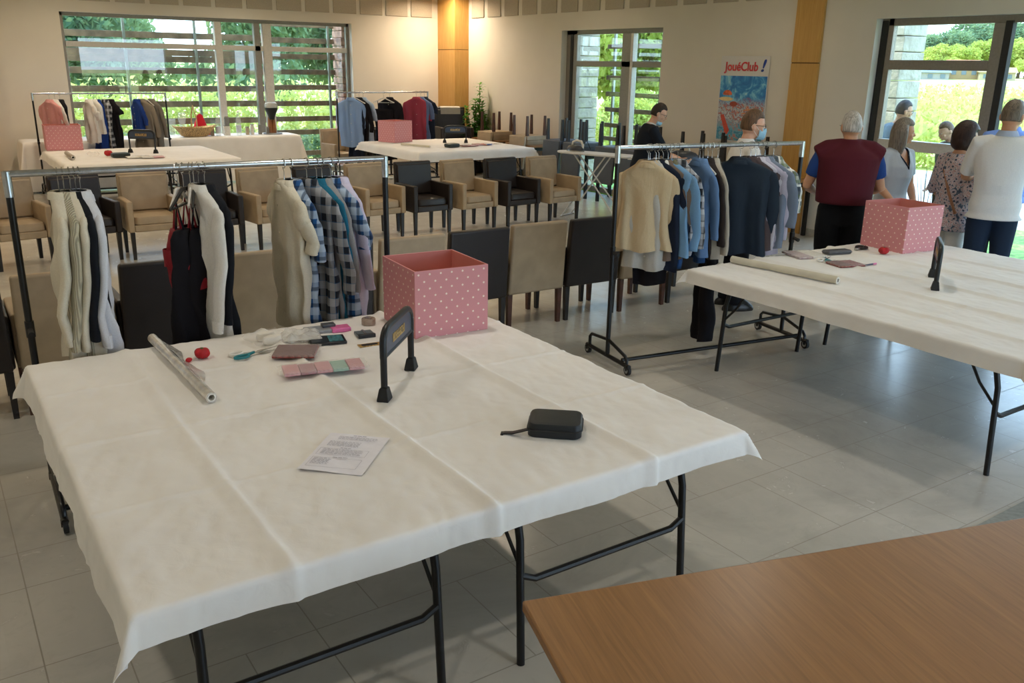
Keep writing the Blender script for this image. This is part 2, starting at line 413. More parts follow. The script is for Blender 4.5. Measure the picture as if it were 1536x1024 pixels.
def leaves(n, blobs, size, seed, flat=.0):
    rnd = random.Random(seed); m = MB(); tot = sum(b[3]*b[4]*b[5] for b in blobs)
    vs, fs = [], []
    for (cx, cy, cz, rx, ry, rz) in blobs:
        for _ in range(int(n*rx*ry*rz/tot)+1):
            u = Vector((rnd.gauss(0, 1), rnd.gauss(0, 1), rnd.gauss(0, 1))).normalized()*rnd.uniform(.55, 1.03)
            p = Vector((cx+u.x*rx, cy+u.y*ry, cz+u.z*rz)); s = size*rnd.uniform(.6, 1.3)
            a = Vector((rnd.gauss(0, 1), rnd.gauss(0, 1), rnd.gauss(0, .7))).normalized(); b = a.orthogonal().normalized()
            b.rotate(Matrix.Rotation(rnd.uniform(0, 6.3), 3, a)); c = a.cross(b)
            k = len(vs); vs += [p-b*s, p+c*s*.45, p+b*s, p-c*s*.45]; fs.append((k, k+1, k+2, k+3))
    m.add(vs, fs); return m
def tree_proto(seed, mat, n=7000, size=.028, kind=0):
    rnd = random.Random(seed); bl = [(0, 0, .56, .26, .26, .3)]
    for _ in range(9):
        a = rnd.uniform(0, 6.28); q = rnd.uniform(.14, .3); bl.append((q*math.cos(a), q*math.sin(a), rnd.uniform(.3, .82), rnd.uniform(.12, .2), rnd.uniform(.12, .2), rnd.uniform(.12, .2)))
    r = thing('garden_tree')
    leaves(n, bl, size, seed).build('crown', mat, r, False)
    mm = MB(); mm.tube([(0, 0, 0), (.01, 0, .25), (0, .01, .5)], [.03, .024, .015], 8)
    for a in range(4): mm.tube([(0, 0, .28), (.16*math.cos(a*1.6), .16*math.sin(a*1.6), .55)], [.014, .005], 6)
    mm.build('trunk', M_BARK, r); return r
protos = [tree_proto(11, M_LDARK), tree_proto(12, M_LDARK), tree_proto(13, M_LYEL), tree_proto(14, M_LYEL)]
used = set()
def tree(k, x, y, h, w, label, group=None, z=None):
    p = protos[k]
    if k not in used: used.add(k); r = p
    else: r = copy_tree(p, (0, 0, 0))
    r.location = (x, y, terr(x, y) if z is None else z); r.rotation_euler = (0, 0, random.uniform(0, 6)); r.scale = (w, w, h); tag(r, label, 'tree', group)
# trees beyond the north window
for x, y, h, w, k in ((1.5, 27, 5.2, 5, 0), (4.0, 29, 5.0, 5.0, 1), (9.3, 28, 5.4, 5.6, 0), (12.6, 29.5, 5.2, 5.4, 1), (6.4, 33, 4.0, 5, 0), (15.5, 28, 5.8, 6, 0), (17.5, 31, 5.5, 6, 1)):
    tree(k, x, y, h, w, 'leafy green garden tree beyond the boards of the wide window', 'trees beyond the wide window')
for x, y, h, w, k in ((15.2, 20.2, 4.6, 4.4, 2), (17.8, 21.4, 4.8, 4.6, 3), (19.4, 20.0, 4.4, 4.4, 2), (20.5, 24.5, 5.4, 5.4, 3), (17.4, 17.6, 1.9, 2.6, 3), (15.6, 17.4, 1.7, 2.4, 2)):
    tree(k, x, y, h, w, 'sunny yellow-green tree outside the door window behind the stacked chairs', 'trees outside the door window')
i = 0
for az, d, h, k in [(55.5, 118, 8.5, 2), (57, 122, 9.5, 0), (58.4, 116, 7.0, 3), (59.2, 126, 11.5, 1), (60.0, 114, 6.5, 2), (60.7, 128, 13, 0), (61.4, 118, 8, 2), (62.0, 128, 12.5, 1), (62.7, 120, 8.5, 3), (63.4, 127, 11, 0), (64.1, 118, 9.5, 3), (65.0, 126, 11, 1), (66.2, 120, 10, 2), (58.0, 132, 11, 1), (61.7, 134, 14, 0), (56.2, 133, 10.5, 0), (64.6, 134, 13, 0), (59.6, 108, 4, 3), (63.0, 107, 4, 2), (67.4, 123, 10, 3), (68.8, 120, 11, 0), (70.2, 125, 9, 2), (71.6, 121, 12, 1), (73.2, 124, 9.5, 3), (74.8, 120, 11, 0), (76.5, 124, 10, 2), (78.3, 121, 12, 1), (80.2, 124, 10, 3), (54.0, 121, 9, 0), (52.4, 118, 10, 1)]:
    tree(k, d*math.sin(R(az)), d*math.cos(R(az)), h*.56, h*.85, 'green hillside tree above the sunny meadow behind the houses', 'trees on the hill')
# houses at the foot of the hill
def house(az, d, w, h, wall, roof, rh, label):
    x, y = d*math.sin(R(az)), d*math.cos(R(az)); r = thing('house', label, 'house', (x, y, terr(x, y)-.1), R(-az+8))
    MB().bb((-w/2, -2.5, 0), (w/2, 2.5, h)).build('wall', plain('house_wall_'+wall, wall, .9), r, False)
    m = MB(); q = [(-2.9, h), (2.9, h), (0, h+rh)]
    m.loft([[Vector((x_, a, b)) for a, b in q] for x_ in (-w/2-.3, w/2+.3)]); m.build('roof', plain('house_roof_'+roof, roof, .9), r, False)
    r.scale = (.62, .6, .5)
    for k in range(3): MB().box((-w/3+k*w/3, -2.53, h*.55), (.7, .05, .8)).build('window', plain('house_window', '5b6a72', .3), r, False)
house(58.2, 100, 5.5, 1.5, '8f8d86', '6f7d80', .9, 'low grey-roofed house by the stone pier edge of the wide pane')
house(59.9, 103, 4.4, 2.6, '9a7f58', 'a0683f', 1.3, 'tan two-storey house with an orange roof beyond the meadow')
house(61.6, 102, 5, 1.6, 'a89a7c', '9a8458', 1.0, 'cream house with a pale roof beyond the meadow')
house(64.2, 98, 5.5, 1.3, 'b5ada2', '8a4438', 1.0, 'white house with a red-brown roof seen past the dark mullion')
# vineyard rows, hedge
def rows(name, label, cat, pts, hgt, wid, n, size, mat, seed):
    bl = [(x, y, terr(x, y)+hgt*.5, wid, wid, hgt*.55) for x, y in pts]
    return tag(leaves(n, bl, size, seed).build(name, mat, None, False), label, cat, None, 'stuff')
pts = []
for d in (23.5, 26, 29, 32.5, 37, 43, 50):
    k = 0
    while k < 52: az = 48+k*.6; pts.append((d*math.sin(R(az)), d*math.cos(R(az)))); k += 1 if d < 30 else .8
rows('vineyard_rows', 'sunlit rows of leafy vines in the meadow beyond the wide pane', 'vines', pts, 1.15, .42, 34000, .12, M_VINE, 5)
rows('vine_hedge', 'bright yellow-green vine hedge behind the boards of the wide window', 'hedge', [(x*.45, 20.6+.3*math.sin(x)) for x in range(2, 31)], 1.75, .45, 15000, .075, M_VINE, 6)
rows('low_shrubs', 'bushes outside the garden door below the sun screen', 'shrubs', [(x*.4, 19.6+.2*math.sin(x*2)) for x in range(5, 30)], .75, .34, 6000, .06, M_LDARK, 7)
rows('terrace_shrubs', 'sunny bushes in the grass outside the door window', 'shrubs', [(13.7+.25*k, 17.6-.1*k) for k in range(18)]+[(14.2+.3*k, 18.4-.1*k) for k in range(14)], 1.15, .4, 7000, .075, M_VINE, 8)
# bare shrub on the terrace
m = MB(); random.seed(3)
for k in range(9):
    a = random.uniform(0, 6.3); q = random.uniform(.05, .2); m.tube([(0, 0, 0), (q*.5*math.cos(a), q*.5*math.sin(a), .4), (q*math.cos(a), q*math.sin(a), random.uniform(.7, .95))], [.007, .005, .002], 5)
sh = m.build('bare_shrub', plain('dry_twigs', '5d564a', .9)); p = atX(1386, 325, 11.0); sh.location = (11.0, p.y, -.02); tag(sh, 'bare twiggy shrub on the terrace outside the lower pane', 'shrub')
# ------------------------------------------------------------------ chairs
def leather(name, c, rough=.5):
    t = NT(name); t.pr(rough, 0, .4); f = t.noise(6, 4); v = t.new('ShaderNodeTexVoronoi'); v.inputs['Scale'].default_value = 260; t.link(t.coord(), v.inputs['Vector'])
    rgb = [int(c[i:i+2], 16)/255 for i in (0, 2, 4)]
    t.col(t.ramp(f, [(.3, tuple(x*.94 for x in rgb)), (.7, tuple(min(1, x*1.05) for x in rgb))])); t.bump(t.math('ADD', t.math('MULTIPLY', f, 1.5), t.math('MULTIPLY', v.outputs['Distance'], .12)), .3, .006); return t.m
M_TAN, M_BLK, M_GREY = leather('tan_leather', 'a8957b'), leather('black_leather', '2a2422', .42), leather('slate_leather', '4d5157', .5)
M_LEG = plain('chair_leg_wood', '4a2a1c', .45, var=.2, nscale=12)
M_LEGB = plain('chair_leg_black', '1d1815', .45)
def pad(cx, cy, cz, sx, sy, sz): return MB().bb((cx-sx/2, cy-sy/2, cz-sz/2), (cx+sx/2, cy+sy/2, cz+sz/2))
def taper_leg(x, y, z0, z1, a, b):
    return MB().loft([[Vector((x+dx*k, y+dy*k, z)) for dx, dy in ((-1, -1), (1, -1), (1, 1), (-1, 1))] for z, k in ((z0, a), (z1, b))])
def armchair(mat, leg):                 # faces -Y, origin at floor centre
    r = thing('armchair')
    MB().bb((-.225, -.265, .30), (.225, .20, .375)).build('seat_base', mat, r, True, .012)
    c = MB(); c.loft([[Vector((x*w, -.015+y*d, z)) for x, y in rrect(2, 2, .25, 3)] for z, w, d in ((.375, .215, .235), (.385, .222, .245), (.435, .222, .245), (.458, .212, .235), (.466, .17, .19))]); c.build('seat_cushion', mat, r, True, 0)
    for s in (-1, 1):
        MB().bb((s*.225, -.28, .30), (s*.29, .20, .635)).build('armrest', mat, r, True, .014, 3)
    b = MB(); b.bb((-.275, .19, .30), (.275, .255, .885))
    b.v = [Vector((p.x*(1-.05*(p.z-.3)), p.y+.11*max(0, p.z-.42), p.z)) for p in b.v]; b.build('backrest', mat, r, True, .018, 3)
    f = MB(); f.bb((-.25, .165, .47), (.25, .195, .855)); f.v = [Vector((p.x, p.y+.11*max(0, p.z-.42), p.z)) for p in f.v]; f.build('back_pad', mat, r, True, .014, 3)
    for s in (-1, 1):
        taper_leg(s*.25, -.24, 0, .30, .016, .022).build('leg', leg, r, False)
        taper_leg(s*.25, .215, 0, .30, .016, .022).build('leg', leg, r, False)
    return r
CH = {'tan': armchair(M_TAN, M_LEGB), 'black': armchair(M_BLK, M_LEGB)}
CHR = {'tan': armchair(M_TAN, M_LEG), 'black': armchair(M_BLK, M_LEGB)}
def use_chair(D, k, x, y, rz, label, group, seen=set()):
    key = (id(D), k)
    if key in seen: r = copy_tree(D[k], (x, y, 0), rz)
    else: seen.add(key); r = D[k]; r.location = (x, y, 0); r.rotation_euler = (0, 0, rz)
    return tag(r, label, 'armchair', group)
ORD = ['first', 'second', 'third', 'fourth', 'fifth', 'sixth', 'seventh', 'eighth', 'ninth', 'tenth', 'eleventh', 'twelfth']
random.seed(2)
for i in range(11):
    k = 'tan' if i % 2 == 0 else 'black'; x = .76+.66*i; y = 10.42-.048*i
    use_chair(CH, k, x, y, R(random.uniform(-5, 5)+4), '%s armchair facing the camera, %s from the left in the far row' % (k, ORD[i]), 'armchairs of the far row')
for i in range(-1, 10):
    k = 'tan' if i % 2 == 0 else 'black'; x = .61+.588*i; y = 6.0+random.uniform(-.02, .02)
    use_chair(CHR, k, x, y, PI+R(random.uniform(-1.5, 1.5)-1), '%s armchair seen from behind, %s from the left in the near row' % (k, ORD[i+1]), 'armchairs of the near row')
# two armchairs by the garden door and a low black pair in the corner
use_chair(CH, 'tan', 6.75, 15.95, R(8), 'tan armchair in the sun by the garden door, behind the blue shirts', 'armchairs by the north wall')
use_chair(CH, 'black', 7.55, 16.1, R(-12), 'black armchair against the north wall behind the far rack', 'armchairs by the north wall')
for (px, y, lab) in ((680, 15.4, 'black padded armchair in the corner with a grey cloth on its back'), (652, 16.2, 'black padded armchair beside the corner column behind the pink dress')):
    p = atY(px, 150, y); o_ = use_chair(CH, 'black', p.x, y, R(-15), lab, 'corner armchairs'); o_.scale = (1.15, 1.1, 1.45 if px == 680 else 1.0)
p = atY(680, 150, 15.4)
cl = MB(); cl.loft([[Vector((x, .27+dy, z)) for dy, z in ((-.06, 1.15), (-.05, 1.275), (.03, 1.30), (.10, 1.285), (.11, 1.15))] for x in (-.2, -.05, .1, .2)]); o = cl.build('folded_cloth', fabric('grey_cloth', 'a9a59c'), None, True); o.location = (p.x, 15.4, 0); o.rotation_euler = (0, 0, R(-15)); tag(o, 'pale grey cloth folded over the black corner chair', 'cloth')

# ------------------------------------------------------------------ chairs turned over on cafe tables along the east wall
M_WTOP = NT('oak_table_top'); M_WTOP.pr(.32, 0, .5)
_f = M_WTOP.noise(3, 6, M_WTOP.mapv((26, 1.2, 26)), .6, .8); _g = M_WTOP.noise(2, 3, M_WTOP.mapv((5, .4, 5)))
M_WTOP.col(M_WTOP.mix(M_WTOP.math('MULTIPLY', _g, .5), M_WTOP.ramp(_f, [(.25, '7d5a36'), (.5, '946b42'), (.75, 'a67b4d')]), '8a6440')); M_WTOP.bump(_f, .08, .002); M_WTOP = M_WTOP.m
M_STEEL = plain('black_steel', '191817', .4, .3, var=.1)
def cafe_table(x, y, w, d, label, rz=0, z=.74, group=None):
    r = thing('cafe_table', label, 'table', (x, y, 0), rz, group)
    MB().bb((-w/2, -d/2, z-.03), (w/2, d/2, z)).build('table_top', M_WTOP, r, True, .006)
    for sx in (-1, 1):
        for sy in (-1, 1): MB().bb((sx*(w/2-.05)-.022, sy*(d/2-.05)-.022, 0), (sx*(w/2-.05)+.022, sy*(d/2-.05)+.022, z-.03)).build('leg', M_STEEL, r, False)
    MB().bb((-w/2+.05, -d/2+.04, z-.09), (w/2-.05, -d/2+.06, z-.03)).bb((-w/2+.05, d/2-.06, z-.09), (w/2-.05, d/2-.04, z-.03)).build('apron', M_STEEL, r, False)
    return r
def side_chair(mat, leg):             # built upside down: seat resting on z = 0, back hanging on -X side
    r = thing('side_chair')
    c = MB(); c.loft([[Vector((x*.22, y*.215, z)) for x, y in rrect(2, 2, .2, 3)] for z in (0, .006)]+[[Vector((x*.225, y*.22, z)) for x, y in rrect(2, 2, .15, 3)] for z in (.02, .075)]); c.build('seat_cushion', mat, r)
    MB().bb((-.225, -.22, .075), (.225, .22, .155)).build('seat_frame', mat, r, True, .01)
    b = MB(); b.bb((-.285, -.225, -.42), (-.235, .225, .15)); b.v = [Vector((p.x-.09*max(0, .05-p.z), p.y, p.z)) for p in b.v]; b.build('backrest', mat, r, True, .015, 3)
    for sx in (-1, 1):
        for sy in (-1, 1): taper_leg(sx*.2, sy*.195, .155, .50, .024, .017).build('leg', leg, r, False)
    return r
SCH = {'grey': side_chair(M_GREY, M_LEGB), 'tan': side_chair(M_TAN, M_LEG)}; seen_sc = set()
def upside(k, x, y, label, rz=0):
    if k in seen_sc: r = copy_tree(SCH[k], (x, y, .742), rz)
    else: seen_sc.add(k); r = SCH[k]; r.location = (x, y, .742); r.rotation_euler = (0, 0, rz)
    tag(r, label, 'chair', 'chairs turned over on the tables')
xt = 9.42
for y, lab in ((7.98, 'dark cafe table by the poster, a grey chair turned over on it'), (9.19, 'dark cafe table under the chairs left of the poster'), (10.6, 'dark cafe table in front of the door window'), (12.0, 'dark cafe table at the far jamb of the door window'), (13.35, 'dark cafe table under the tan chair beside the door window'), (14.55, 'dark cafe table beside the potted plant')):
    cafe_table(xt, y, .62, 1.18 if y < 13 else .95, lab, group='tables along the east wall')
for k, y, lab in (('grey', 8.25, 'slate chair turned over on the table below the poster'), ('grey', 9.05, 'slate chair turned over left of the poster, hidden below by jackets'), ('grey', 10.33, 'slate chair turned over before the right pane of the door window'), ('grey', 10.88, 'slate chair turned over in the middle of the door window'), ('grey', 11.73, 'slate chair turned over at the left pane of the door window'), ('grey', 12.3, 'slate chair turned over beside the tan one, nearest the stone pier'), ('tan', 13.35, 'tan chair turned over next to the slate ones'), ('tan', 14.45, 'big tan chair turned over beside the potted plant')):
    upside(k, 9.32, y, lab, R(random.uniform(-4, 4)))

# ------------------------------------------------------------------ folding tables with white cloths
def folding_table(x0, x1, y0, y1, label, ztop=.735, ins=.10):
    r = thing('folding_table', label, 'table', ((x0+x1)/2, (y0+y1)/2, 0)); w, d = (x1-x0)/2, (y1-y0)/2
    MB().bb((-w, -d, ztop-.035), (w, d, ztop)).build('table_top', plain('resin_table_top', 'd5d2cb', .6), r, True, .008)
    for sy in (-1, 1):
        yl = sy*(d-ins); xs = w-.16
        for sx in (-1, 1):
            MB().tube([(sx*xs, yl-sy*.05, ztop-.04), (sx*xs, yl, .5), (sx*(xs+.005), yl+sy*.03, 0)], .0155, 10).build('leg', M_STEEL, r)
            MB().tube([(sx*xs, yl-.005*sy, .40), (sx*xs, yl-sy*.10, .50), (sx*xs, yl-sy*.22, ztop-.04)], .008, 6).build('brace', M_STEEL, r)
        MB().tube([(-xs, yl+sy*.012, .36), (-xs+.06, yl+sy*.012, .33), (xs-.06, yl+sy*.012, .33), (xs, yl+sy*.012, .36)], .0135, 8).build('crossbar', M_STEEL, r)
    return r
def cloth_mat():
    t = NT('white_tablecloth'); t.pr(.75, 0, .2, .1); f = t.noise(16, 4, t.mapv((1, 1, 1)), .55, 1.0); t.col(t.ramp(t.noise(3, 3), [(.3, 'e6e2dc'), (.7, 'efece7')])); t.bump(f, .16, .01); return t.m
M_CLOTH = cloth_mat()
def cloth(name, label, x0, x1, y0, y1, z, drop, cx, cy, seed, res=.016, amp=.0035, sag=1.0, flare=.12, cat='tablecloth', corner=.42):
    l, r, f, b = drop; m = MB()
    na = int((x1-x0+l+r)/res); nb = int((y1-y0+f+b)/res); vs, fs = [], []
    rad = .014
    def roll(e):
        if e < rad*PI/2: return rad*math.sin(e/rad), rad*(1-math.cos(e/rad))
        return rad, rad+(e-rad*PI/2)
    for i in range(na+1):
        a = x0-l+(x1-x0+l+r)*i/na
        for k in range(nb+1):
            q = y0-f+(y1-y0+f+b)*k/nb
            ex = max(0, x0-a, a-x1); ey = max(0, y0-q, q-y1); sx = -1 if a < x0 else 1; sy = -1 if q < y0 else 1
            h = 0
            for c, hh in cx:
                wv = c+.006*math.sin(q*3+seed); t = (a-wv)
                h += hh*(max(0, 1-t/.022) if t >= 0 else max(0, 1+t/.05))
            for c, hh in cy:
                t = (q-c-.004*math.sin(a*4)); h += hh*(max(0, 1-abs(t)/.022))
            h += amp*.6*noise.noise(Vector((a*3, q*3, seed)))+amp*.9*abs(noise.noise(Vector((a*13-q*5, q*5+a*3, seed+2))))+amp*.7*noise.noise(Vector((a*9+q*5, q*4-a*7, seed+4)))+.35*amp*noise.noise(Vector((a*30, q*24, seed+9)))
            h += .35*amp
            e = math.hypot(ex, ey)
            if e == 0: vs.append((a, q, z+h)); continue
            o, dz = roll(e); ph = math.atan2(ey, ex); s2 = math.sin(2*ph)
            bx, by = (x0 if a < x0 else x1 if a > x1 else a), (y0 if q < y0 else y1 if q > y1 else q)
            u, v_ = ex/e, ey/e; along = a if ey > ex else q
            wave = .005*math.sin(along*7+seed)*min(1, e/.08)+.003*math.sin(along*17+seed*2)*min(1, e/.1)
            out = o+flare*max(0, e-.02)+corner*e*s2*s2+max(-.012, wave)*(1-s2)+h*1.0
            vs.append((bx+sx*u*out, by+sy*v_*out, z-dz*(1-.12*s2)+h*max(0, 1-e/.03)))
    for i in range(na):
        for k in range(nb): c = i*(nb+1)+k; fs.append((c, c+nb+1, c+nb+2, c+1))
    m.add(vs, fs); o = m.build(name, M_CLOTH, None, True, ang=3.2)
    return tag(o, label, cat, None)
ZT = .745
# nearest pair of tables
folding_table(.30, 1.39, 2.15, 4.34, 'folding table under the nearest white cloth, its left half')
folding_table(1.41, 2.52, 2.15, 4.34, 'folding table under the nearest white cloth, its right half')
cloth('tablecloth', 'creased white cloth over the large nearest table with sewing things', .285, 2.535, 2.125, 4.37, ZT, (.16, .10, .10, .10), [(.70, .010), (1.374, .018), (2.05, .015)], [(2.72, .004), (3.3, .0045), (3.9, .004)], 1.3, res=.0105, amp=.005)
# second table to the right
folding_table(4.46, 5.66, 2.02, 4.30, 'folding table under the white cloth beside the maroon vest, half with the beige roll', ins=.17)
folding_table(5.69, 6.90, 2.02, 4.30, 'folding table under the white cloth below the standing people', ins=.17)
cloth('tablecloth', 'white cloth with long creases on the table in front of the standing group', 4.43, 6.93, 1.99, 4.33, ZT, (.10, .10, .13, .09), [(4.75, .012), (5.15, .017), (5.55, .014), (6.0, .015), (6.45, .012)], [(2.7, .003), (3.5, .003)], 5.1, .012, .004)
# far tables
folding_table(1.65, 2.77, 13.0, 15.1, 'folding table under the far cloth below the left windows, half with the pink box')
folding_table(2.80, 3.97, 13.0, 15.1, 'folding table at the far left window, half with its black rim bare')
cloth('tablecloth', 'white cloth on the far table in front of the buffet', 1.62, 3.93, 12.98, 15.13, ZT, (.14, .03, .07, .1), [(2.3, .005), (3.0, .005)], [(14, .003)], 7.7, .04)
folding_table(6.70, 7.77, 12.62, 14.8, 'folding table under the far middle cloth, half nearer the rack post')
folding_table(7.80, 8.86, 12.62, 14.8, 'folding table under the far middle cloth, half nearer the turned-over chairs')
cloth('tablecloth', 'white cloth on the far table in front of the corner column', 6.66, 8.89, 12.58, 14.83, ZT, (.15, .12, .16, .1), [(7.3, .005), (8.2, .005)], [(13.6, .003)], 9.2, .04)
# buffet: long table hidden by a cloth to the floor
B0, B1, BY0, BY1, BZ = 1.45, 5.98, 16.0, 16.72, .80
tb = thing('buffet_table', 'long buffet table hidden under a floor-length white cloth', 'table', (0, 0, 0))
MB().bb((B0+.02, BY0+.02, BZ-.04), (B1-.02, BY1-.02, BZ-.012)).build('table_top', MATS['resin_table_top'], tb, False)
for x in (B0+.15, (B0+B1)/2, B1-.15):
    for y in (BY0+.1, BY1-.1): MB().bb((x-.02, y-.02, 0), (x+.02, y+.02, BZ-.04)).build('leg', M_STEEL, tb, False)
cloth('buffet_cloth', 'floor-length white cloth on the buffet under the wide window', B0, B1, BY0, BY1, BZ, (.775, .775, .775, .1), [], [], 3.3, .045, .004, flare=.05, corner=.2)

# foreground wooden table
c = at(783, 900, .75); e1 = at(1536, 775, .75); ang = math.atan2(e1.y-c.y, e1.x-c.x)
r = thing('wooden_table', 'polished brown wooden table filling the near corner', 'table', (c.x, c.y, 0), ang)
MB().bb((0, -1.1, .716), (2.4, 0, .75)).build('table_top', M_WTOP, r, True, .006)
for x in (.30, 2.1):
    for y in (-.2, -.9): taper_leg(x, y, 0, .716, .022, .032).build('leg', M_WTOP, r, False)
mt = MB(); mt.bb((0, -1.2, 0), (2.4, 0, .006)); p = at(1432, 806); q = at(1536, 752); o = mt.build('floor_surface', plain('patch_grey', '8d908a', .9), None, False, .002); o.location = (p.x, p.y, 0); o.rotation_euler = (0, 0, math.atan2(q.y-p.y, q.x-p.x)); tag(o, 'flat grey patch on the floor behind the brown wooden table', 'mat')  # thin even grey rectangle laid on the floor tiles

# ------------------------------------------------------------------ clothes racks
M_CHROME = plain('rack_chrome', 'b9bdc0', .22, .9, var=.05, bump=.02)
M_RACK = plain('rack_black_steel', '131313', .35, .2, var=.1, bump=.03)
M_RUBBER = plain('rubber', '161616', .7)
def rack(name, label, a, b, h, knobs=True, thin=False, fo=0):
    a, b = Vector((a[0], a[1], 0)), Vector((b[0], b[1], 0)); L = (b-a).length; rz = math.atan2(b.y-a.y, b.x-a.x)
    r = thing(name, label, 'clothes rack', a, rz); k = .8 if thin else 1
    MB().tube([(-.012, 0, h), (L+.012, 0, h)], .0165*k, 14).build('top_bar', M_CHROME, r)
    for x in (.16*L, .5*L, .84*L): MB().tube([(x-.004, 0, h), (x+.004, 0, h)], .018*k, 12).build('bar_sleeve', M_CHROME, r)
    for x in (0, L):
        s = 1 if x == 0 else -1
        MB().tube([(x, 0, .06), (x, 0, h-.10)], .0165*k, 12).build('post', M_RACK, r)
        c = MB(); c.tube([(x, 0, h-.105), (x, 0, h+.012)], .020*k, 12); c.build('corner_connector', M_CHROME, r)
        MB().tube([(x, fo-.30, .065), (x, fo+.30, .065)], .0165*k, 10).build('foot_bar', M_RACK, r)
        MB().tube([(x, fo+.26, .075), (x, fo+.26, .14), (x, fo+.235, .165), (x, .02, .185), (x, -.02, .185), (x, fo-.24, .13), (x, fo-.265, .10), (x, fo-.265, .075)], .0125, 8).build('foot_brace', M_RACK, r)
        for y in (fo-.28, fo+.28):
            w = MB(); w.xf(Matrix()); rings = [[Vector((x+dx, y+rr*math.cos(t*PI/9), .037+rr*math.sin(t*PI/9))) for t in range(18)] for dx, rr in ((-.012, .026), (-.011, .035), (.011, .035), (.012, .026))]
            w.loft(rings); wh = w.build('caster', M_RUBBER, r)
            hub = MB(); hub.loft([[Vector((x+dx, y+.022*math.cos(t*PI/8), .037+.022*math.sin(t*PI/8))) for t in range(16)] for dx in (-.0135, .0135)]); hub.build('wheel_disc', M_CHROME, wh)
            MB().bb((x-.018, y-.008, .035), (x-.014, y+.008, .07)).build('caster_fork', M_RACK, wh, False)
        if knobs:
            MB().tube([(x, -.02, .84), (x, -.075, .83)], [.012, .014], 10).build('height_knob', M_RUBBER, r)
            MB().tube([(x, 0, .80), (x, 0, .88)], .021*k, 12).build('post_clamp', M_RACK, r)
    MB().tube([(0, fo-.20, .09), (L, fo-.20, .09)], .0145, 10).build('lower_rail', M_RACK, r)
    return (a, b, h)
RK1 = rack('clothes_rack', 'chrome and black clothes rack behind the nearest table', (.333, 4.67), (2.215, 4.605), 1.582, fo=-.27)
RK2 = rack('clothes_rack', 'chrome and black clothes rack with jackets, next to the maroon vest', (4.03, 4.70), (5.66, 4.45), 1.57)
p0, p1 = at(55, 141, 1.58), at(252, 139, 1.58)
RK3 = rack('clothes_rack', 'thin clothes rack behind the far table in front of the buffet', (p0.x*1.01, 15.62), (p1.x*1.01, 15.66), 1.56, True, True)
p0, p1 = at(507, 138, 1.58), at(642, 137, 1.58)
RK4 = rack('clothes_rack', 'thin clothes rack by the north wall beside the corner column', (6.43, 15.25), (8.38, 15.45), 1.58, False, True)

# ------------------------------------------------------------------ pink boxes, table lamps
def dotted():
    t = NT('pink_dotted_card'); t.pr(.6); o = t.xyz(); u = t.math('ADD', o[0], o[1]); p = .062
    def dots(ou, ov):
        a = t.math('SUBTRACT', t.math('FRACT', t.math('ADD', t.math('DIVIDE', u, p), 30+ou)), .5); b = t.math('SUBTRACT', t.math('FRACT', t.math('ADD', t.math('DIVIDE', o[2], p*1.2), 30+ov)), .5)
        return t.math('LESS_THAN', t.math('ADD', t.math('MULTIPLY', a, a), t.math('MULTIPLY', t.math('MULTIPLY', b, b), 1.44)), .0075)
    d = t.math('MAXIMUM', dots(0, 0), dots(.5, .5)); t.col(t.mix(d, 'd38d90', 'f3dfd2')); t.bump(t.noise(3, 2), .1, .004); return t.m
M_DOT = dotted(); M_PINK = plain('pink_card_inside', 'd58a80', .75, var=.03, nscale=5)
def gift_box(x, y, z, rz, label, w=.43, d=.43, h=.355):
    r = thing('cardboard_box', label, 'box', (x, y, z), rz); q = .005
    m = MB(); W, D = w/2, d/2
    for a, b in (((-W, -D), (W, -D+q)), ((-W, D-q), (W, D)), ((-W, -D+q), (-W+q, D-q)), ((W-q, -D+q), (W, D-q))): m.bb((a[0], a[1], 0), (b[0], b[1], h))
    m.build('box_shell', M_DOT, r, False, .0015)
    m = MB(); W -= q; D -= q
    for a, b in (((-W, -D), (W, -D+.003)), ((-W, D-.003), (W, D)), ((-W, -D), (-W+.003, D)), ((W-.003, -D), (W, D))): m.bb((a[0], a[1], .004), (b[0], b[1], h-.001))
    m.bb((-W, -D, .002), (W, D, .008)); m.build('box_lining', M_PINK, r, False)
    return r
gift_box(2.215, 4.03, .748, R(-4), 'open pink polka-dot box on the nearest table', .42, .43)
gift_box(6.50, 4.06, .748, R(-7), 'open pink polka-dot box on the table in front of the maroon vest', .40, .42, .36)
p = at(98, 226, .75); gift_box(p.x+.02, p.y+.25, .75, R(-3), 'pink polka-dot box on the far table before the buffet', .50, .42, .37)
p = at(590, 214, .75); gift_box(p.x+.15, p.y+.22, .75, R(18), 'plain looking pink box on the far middle table', .44, .42, .37)
M_LAMPB = plain('lamp_black', '15171a', .38, .1, var=.1, bump=.03)
M_LAMPP = plain('lamp_panel_blue_grey', '39465a', .35, .2, var=.05, bump=.02)
M_GOLD = plain('gold_plate', 'c9a96a', .35, .6, var=.1)
